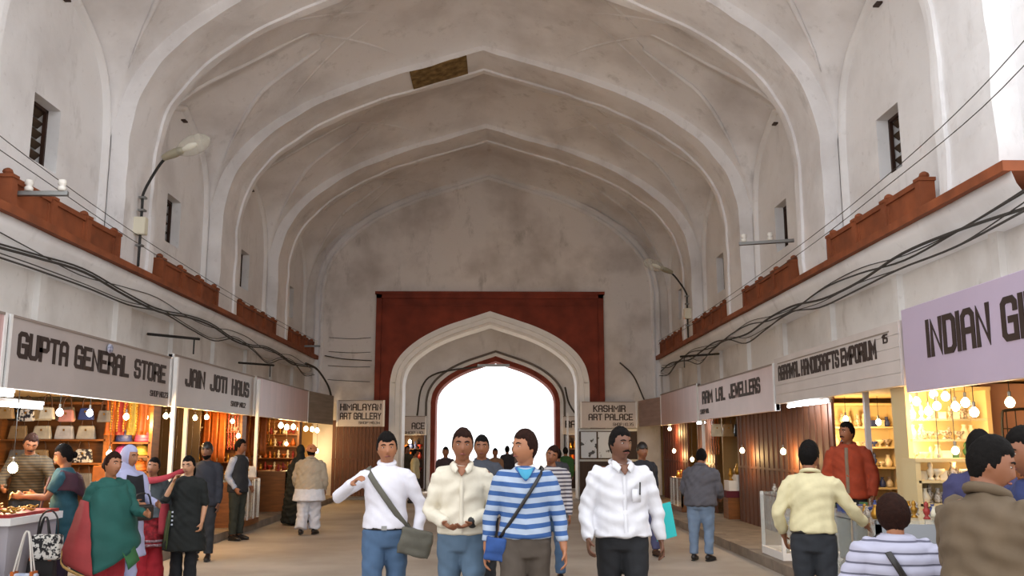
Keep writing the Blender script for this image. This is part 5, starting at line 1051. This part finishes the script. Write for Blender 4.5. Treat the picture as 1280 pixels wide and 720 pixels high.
def counter(label, x0, x1, y0, y1, z1, near_m, side, glass=True, z0=.125, m=M_WHITE, cat='counter'):
    """display counter; near panel faces the viewer, the street side is glazed"""
    t = tag(empty('display_counter', ((x0 + x1) / 2, (y0 + y1) / 2, z0)), label, cat); w, d, h = (x1 - x0) / 2, (y1 - y0) / 2, z1 - z0; xs = side * w
    MB().bb(-w, w, -d, d, h - .03, h).build('top', near_m if not glass else M_GLASS, t); MB().bb(-w, w, -d, d, 0, .1).build('plinth', near_m, t); MB().bb(-w, w, -d, -d + .03, .1, h - .03).build('near_panel', near_m, t)
    for sx in (-1, 1):
        for sy in (-1, 1): MB().bb(sx * w - .02 * (sx > 0) * 2, sx * w + .02 * (sx < 0) * 2, sy * d - .04 * (sy > 0), sy * d + .04 * (sy < 0), .1, h).build('corner_post', m, t)
    MB().bb(xs - .008, xs + .008, -d + .04, d - .04, .12, h - .04).build('glass_pane', M_GLASS, t); MB().bb(-w + .03, w - .03, -d + .03, d - .03, h * .5, h * .5 + .012).build('glass_shelf', M_GLASS, t)
    for q in range(1, 3): MB().bb(xs - .012, xs + .012, -d + 2 * d * q / 3 - .012, -d + 2 * d * q / 3 + .012, .1, h).build('glazing_bar', m, t)
    return t
counter('long glass counter with a wooden end in the second left shop', -5.35, -4.58, 16.85, 18.1, .95, M_WOOD, 1)
wares(16.9, 18.0, -4.8, .95, 12, ['gold', 'glit', 'ivory'], 'on the long left counter', 'y'); wares(16.9, 18.0, -5.1, .95, 10, ['gold', 'glit', 'orange'], 'on the back of the long left counter', 'y'); wares(16.95, 18.0, -4.8, .245, 8, ['ivory', 'glit', 'blue'], 'inside the long left counter', 'y')
bg_ = handbag('white carrier bag on the far end of the left counter', (-4.62, 18.35, .96), GM['white'], .3, .22, rz=.3); 
counter('orange-brown wooden counter of the third left shop', -5.4, -4.7, 20.9, 23.0, 1.0, M_WOOD, 1, glass=False); wares(21.0, 22.9, -4.95, 1.0, 12, ['gold', 'red', 'orange'], 'on the wooden counter of the third left shop', 'y')
bg_.location = (-4.8, 17.9, .965) if False else (-5.05, 16.98, .951); bg_.location = (-4.85, 18.22, .951)
t = tag(empty('side_stool', (-4.85, 18.25, .125)), 'plain stool under the white carrier bag', 'stool'); MB().bb(-.17, .17, -.12, .12, .78, .825).build('seat', M_WOOD, t)
for sx in (-1, 1):
    for sy in (-1, 1): MB().bb(sx * .14 - .02, sx * .14 + .02, sy * .09 - .02, sy * .09 + .02, 0, .78).build('leg', M_WOOD, t)
# jewellery table at the left edge
t = tag(empty('jewellery_table', (-5.06, 9.45, 0)), 'white table with red cloth and gold jewellery at the left edge', 'table')
MB().bb(-.5, .5, -.55, .5, .83, .9).build('table_top', M_WHITE, t); MB().bb(-.46, .46, -.5, .45, .05, .83).build('base', mat('grey_panel', '#a5a0a6', .5), t); MB().bb(-.47, .47, -.52, .47, .9, .93).build('red_cloth', GM['red'], t)
for q in range(26):
    x, y = -5.48 + .84 * random.random(), 9.0 + .85 * random.random(); o = tag(MB().tube([(math.cos(a) * .05, math.sin(a) * .05, .008 * math.sin(3 * a)) for a in np.linspace(0, 2 * PI, 11)], .009, n=5, sub=1).build('necklace', GOLD, None, True, loc=(x, y, .945 + .016 * (q % 3))), 'gold necklace coiled on the red jewellery cloth', 'necklace', 'gold necklaces on the red cloth')
def carrier(label, x, y, z, m, rope):
    t = tag(empty('carrier_bag', (x, y, z)), label, 'bag', 'bags hung on the jewellery table')
    v = [(-.14, -.05, 0), (.14, -.05, 0), (.14, .05, 0), (-.14, .05, 0), (-.13, -.03, .3), (.13, -.03, .3), (.13, .03, .3), (-.13, .03, .3)]
    bevel(MB().add(v, [(3, 2, 1, 0), (4, 5, 6, 7), (0, 1, 5, 4), (1, 2, 6, 5), (2, 3, 7, 6), (3, 0, 4, 7)]).build('bag_body', m, t), .012, 1)
    for s in (-1, 1): MB().tube([(-.09, s * .03, .28), (-.03, s * .01, .62), (0, 0, .68), (.03, s * .01, .62), (.09, s * .03, .28)], .009, n=6).build('rope_handle', rope, t, True)
    for s in (-1, 1): MB().bb(s * .09 - .014, s * .09 + .014, -.05, .05, .27, .32).build('handle_tab', GM['orange'], t)
RW = mat('white_rope', '#d6d0c8', .8); carrier('blue carrier bag with white rope handles', -4.72, 8.8, .17, mat('bag_blue_print', '#3c4a72', .5, col2='#6a7aa0', scale=9), RW); carrier('pale blue frilled carrier bag', -4.42, 8.95, .1, mat('bag_pale_print', '#8fa0c0', .6, col2='#d0d4e0', scale=16), RW)
carrier('dark carrier bag with black handles', -4.45, 9.35, .2, GM['black'], LEATHER)
tag(MB().bb(-.3, .3, -.2, .2, 0, .02).build('doormat', stripes('mat_stripes', '#b8643c', '#c9b8a4', .06, .5, 0), None, loc=(-4.98, 14.4, .126)), 'orange and white striped mat on the left kerb', 'mat')

# right: glass shelves, trinket counter, display case
CRM = mat('cream_frame', '#cdb98c', .5)
shelf_unit('tall cream framed glass shelves of white wares at the right', 4.42, 5.3, 10.32, (.75, .98, 1.2, 1.42, 1.64, 1.86), .36, CRM, True, True)
fill((.75, .98, 1.2, 1.42, 1.64, 1.86), 4.5, 5.22, 10.12, 9, lambda z: ['ivory', 'ivory', 'glit', 'green'] if z < 1.6 else ['ivory', 'glit'], 'tall glass shelf')
tag(MB().bb(5.35, 6.9, 10.2, 10.3, .125, 2.25).build('panel_board', mat('pink_board', '#c79a84', .6, var=.1, scale=2), None), 'salmon pink panel beside the tall glass shelves', 'panel')
t = tag(empty('wire_rack', (5.75, 9.9, 1.25)), 'black wire rack of artificial flowers at the right edge', 'rack')
MB().tube([(-.35, 0, 0), (-.35, 0, .6), (-.25, 0, .7), (.25, 0, .7), (.35, 0, .6), (.35, 0, 0)], .015, n=6, sub=4).build('frame', M_DARK, t, True)
for q in range(7): MB().tube([(-.3 + q * .1, 0, 0), (-.3 + q * .1, 0, .69)], .006, n=5).build('wire', M_DARK, t)
for q in range(3): MB().tube([(-.35, 0, .1 + q * .2), (.35, 0, .1 + q * .2)], .006, n=5).build('wire', M_DARK, t)
MB().bb(-.35, .35, -.02, .3, -1.125, -.03).build('stand', M_WOOD, t)
for q in range(12):
    c = random.choice(('red', 'rose', 'yellow', 'pink', 'orange')); f_ = tag(empty('artificial_flower', (5.45 + .05 * q, 9.78, 1.3 + .5 * random.random())), '%s artificial flower, %s from left on the black wire rack' % (c, ORD[q]), 'flower', 'flowers on the wire rack')
    mb = MB()
    for k in range(5): a = 2 * PI * k / 5; mb.ell((math.cos(a) * .035, 0, math.sin(a) * .035), (.028, .012, .028), 8, 5)
    mb.build('petals', GM[c], f_, True); MB().ell((0, -.012, 0), (.016, .012, .016), 8, 5).build('centre', GM['yellow'], f_, True); MB().tube([(0, 0, 0), (0, .05, -.05), (0, .1, -.06)], .005, n=5).build('stem', GM['green'], f_)
counter('glass trinket counter between the yellow shirt and the child', 3.03, 3.9, 7.55, 9.0, .98, mat('counter_steel', '#8f949a', .35, metal=.5), -1, True, 0.0, mat('chrome', '#b9c2cc', .2, metal=.8))
for w_, x in zip(('front', 'second', 'third', 'back'), (3.12, 3.3, 3.48, 3.66)): wares(7.62, 8.95, x, .98, 9, ['glit', 'red', 'gold', 'ivory', 'green', 'blue'], 'in the %s row on the trinket counter' % w_, 'y', sc=.75)
wares(7.65, 8.9, 3.3, .1, 7, ['green', 'blue', 'glit'], 'inside the glass trinket counter', 'y')
t = shelf_unit('stepped stand of glittering white trinkets behind the counter', 4.05, 4.75, 9.3, (.8, 1.02, 1.24), .3, CRM, True, False, z_top=1.45)
fill((.8, 1.02, 1.24), 4.1, 4.7, 9.12, 8, ['glit', 'ivory', 'ivory'], 'tier of the trinket stand', sc=1.1)
t = counter('white framed display case on the right kerb', 3.6, 4.4, 12.0, 12.95, .95, M_WHITE, -1)
for c in list(t.children):
    if c.name.startswith(('near_panel', 'glazing_bar')): bpy.data.objects.remove(c, do_unlink=True)
MB().bb(-.37, .37, -.47, -.46, .12, .78).build('glass_pane', M_GLASS, t)
wares(3.7, 4.3, 12.3, .225, 6, ['ivory', 'blue', 'glit'], 'at the bottom of the white display case'); wares(3.7, 4.3, 12.3, .553, 5, ['blue', 'ivory'], 'on the middle shelf of the white display case')
for w_, x in zip(('front', 'middle', 'back'), (12.15, 12.4, 12.65)): wares(3.68, 4.34, x, .95, 7, ['glit', 'ivory', 'red'], 'in the %s row on the white case' % w_, sc=.8)
# brass shop beyond the brown shutter
t = tag(empty('display_steps', (4.88, 18.85, .125)), 'white stepped stand of brass figures beyond the brown shutter', 'stand')
for q in range(4): MB().bb(-.3 + q * .15, -.15 + q * .15, -.2, .2, .55, .75 + q * .11).build('step', M_WHITE, t)
MB().bb(-.36, .36, -.22, .22, .42, .55).build('maroon_cloth', mat('maroon_cloth', '#5a1626', .8), t); MB().bb(-.33, .33, -.2, .2, 0, .42).build('base', M_WOOD, t)
for q in range(4):
    o = tag(link_mesh('brass_figure', WM['gold'][(1, 0, 1, 3)[q]], None, (4.655 + q * .15, 18.8, .875 + q * .11), q), 'brass figure on the %s white step' % ('lowest', 'second', 'third', 'top')[q], 'figure', 'brass figures on the steps'); o.scale = (1.5,) * 3
for q, c in enumerate(('cream', 'tan', 'black', 'brown')): handbag('%s bag hung above the white steps' % c, (4.55 + .24 * q, 19.4, 1.75), GM[c], .24, .26, 'bags above the steps', handle=.2)
for q in range(4): hanging(ORD[q] + ' orange bead string from left by the white steps', (4.5 + q * .05, 19.7, 2.26), .9, GM['orange'], group='orange bead strings in the brass shop')
counter('low brown table of red trays before the far right shops', 4.0, 4.55, 15.6 + 5, 16.9 + 5, .85, M_WOOD, -1, False); wares(20.7, 21.8, 4.15, .85, 7, ['red', 'orange', 'gold'], 'on the brown table of the far right shops', 'y')
# passage shops
for (x, s, lab) in ((-3.0, -1, 'orange lit shelves of clothes under the ACE sign'), (2.75, 1, 'lit shelves of yellow goods under the RA sign')):
    shelf_unit(lab, x - .45, x + .45, 31.9, (.7, 1.1, 1.45), .3, M_DARKWOOD, z_top=1.9)
    fill((.7, 1.1, 1.45), x - .4, x + .4, 31.75, 5, ['orange', 'red', 'gold', 'blue'], 'shelf under the %s sign' % ('ACE' if s < 0 else 'RA'), sc=1.6)
    bulb((x, 31.45, 1.68), 'bulb under the small %s sign' % ('ACE' if s < 0 else 'RA'), None, True, 14, .06, 1.88)

# shop behind the man in the orange jacket
shelf_unit('shelves of white boxes and figures behind the orange jacket', 4.85, 6.0, 14.22, (.95, 1.25, 1.55, 1.85), .3, CRM)
fill((.95, 1.25, 1.55, 1.85), 4.92, 5.95, 14.05, 9, ['ivory', 'ivory', 'glit', 'blue'], 'shelf behind the orange jacket', sc=1.1)
bulb((5.1, 13.6, 1.95), 'added yellow bulb lighting the shelves behind the orange jacket', None, True, 14); bulb((5.5, 13.4, 1.9), 'second added bulb lighting the shelves behind the orange jacket', None, True, 14)  # both bulbs added to brighten this dark shop

for q, c in enumerate(('white', 'tan', 'black', 'cream', 'rose', 'blue', 'grey')): handbag('%s bag, %s from left in the front hanging row' % (c, ORD[q]), (-7.0 + q * .22, 12.75 + .12 * q, 1.9 + .03 * (q % 2)), GM[c] if q != 2 else PATT, .22, .17, 'front row of hung bags', handle=.18)
for q in range(6): hanging(ORD[q] + ' gold bead string from left before the second shop shelves', (-6.5 + q * .12, 18.0, 2.26), .6 + .1 * (q % 3), GOLD, group='gold bead strings of the second left shop')
for q in range(6): hanging(ORD[q] + ' gold bead string from left in the third left shop', (-5.9 + q * .12, 22.0, 2.26), .6 + .1 * (q % 3), GOLD, group='gold bead strings of the third left shop')
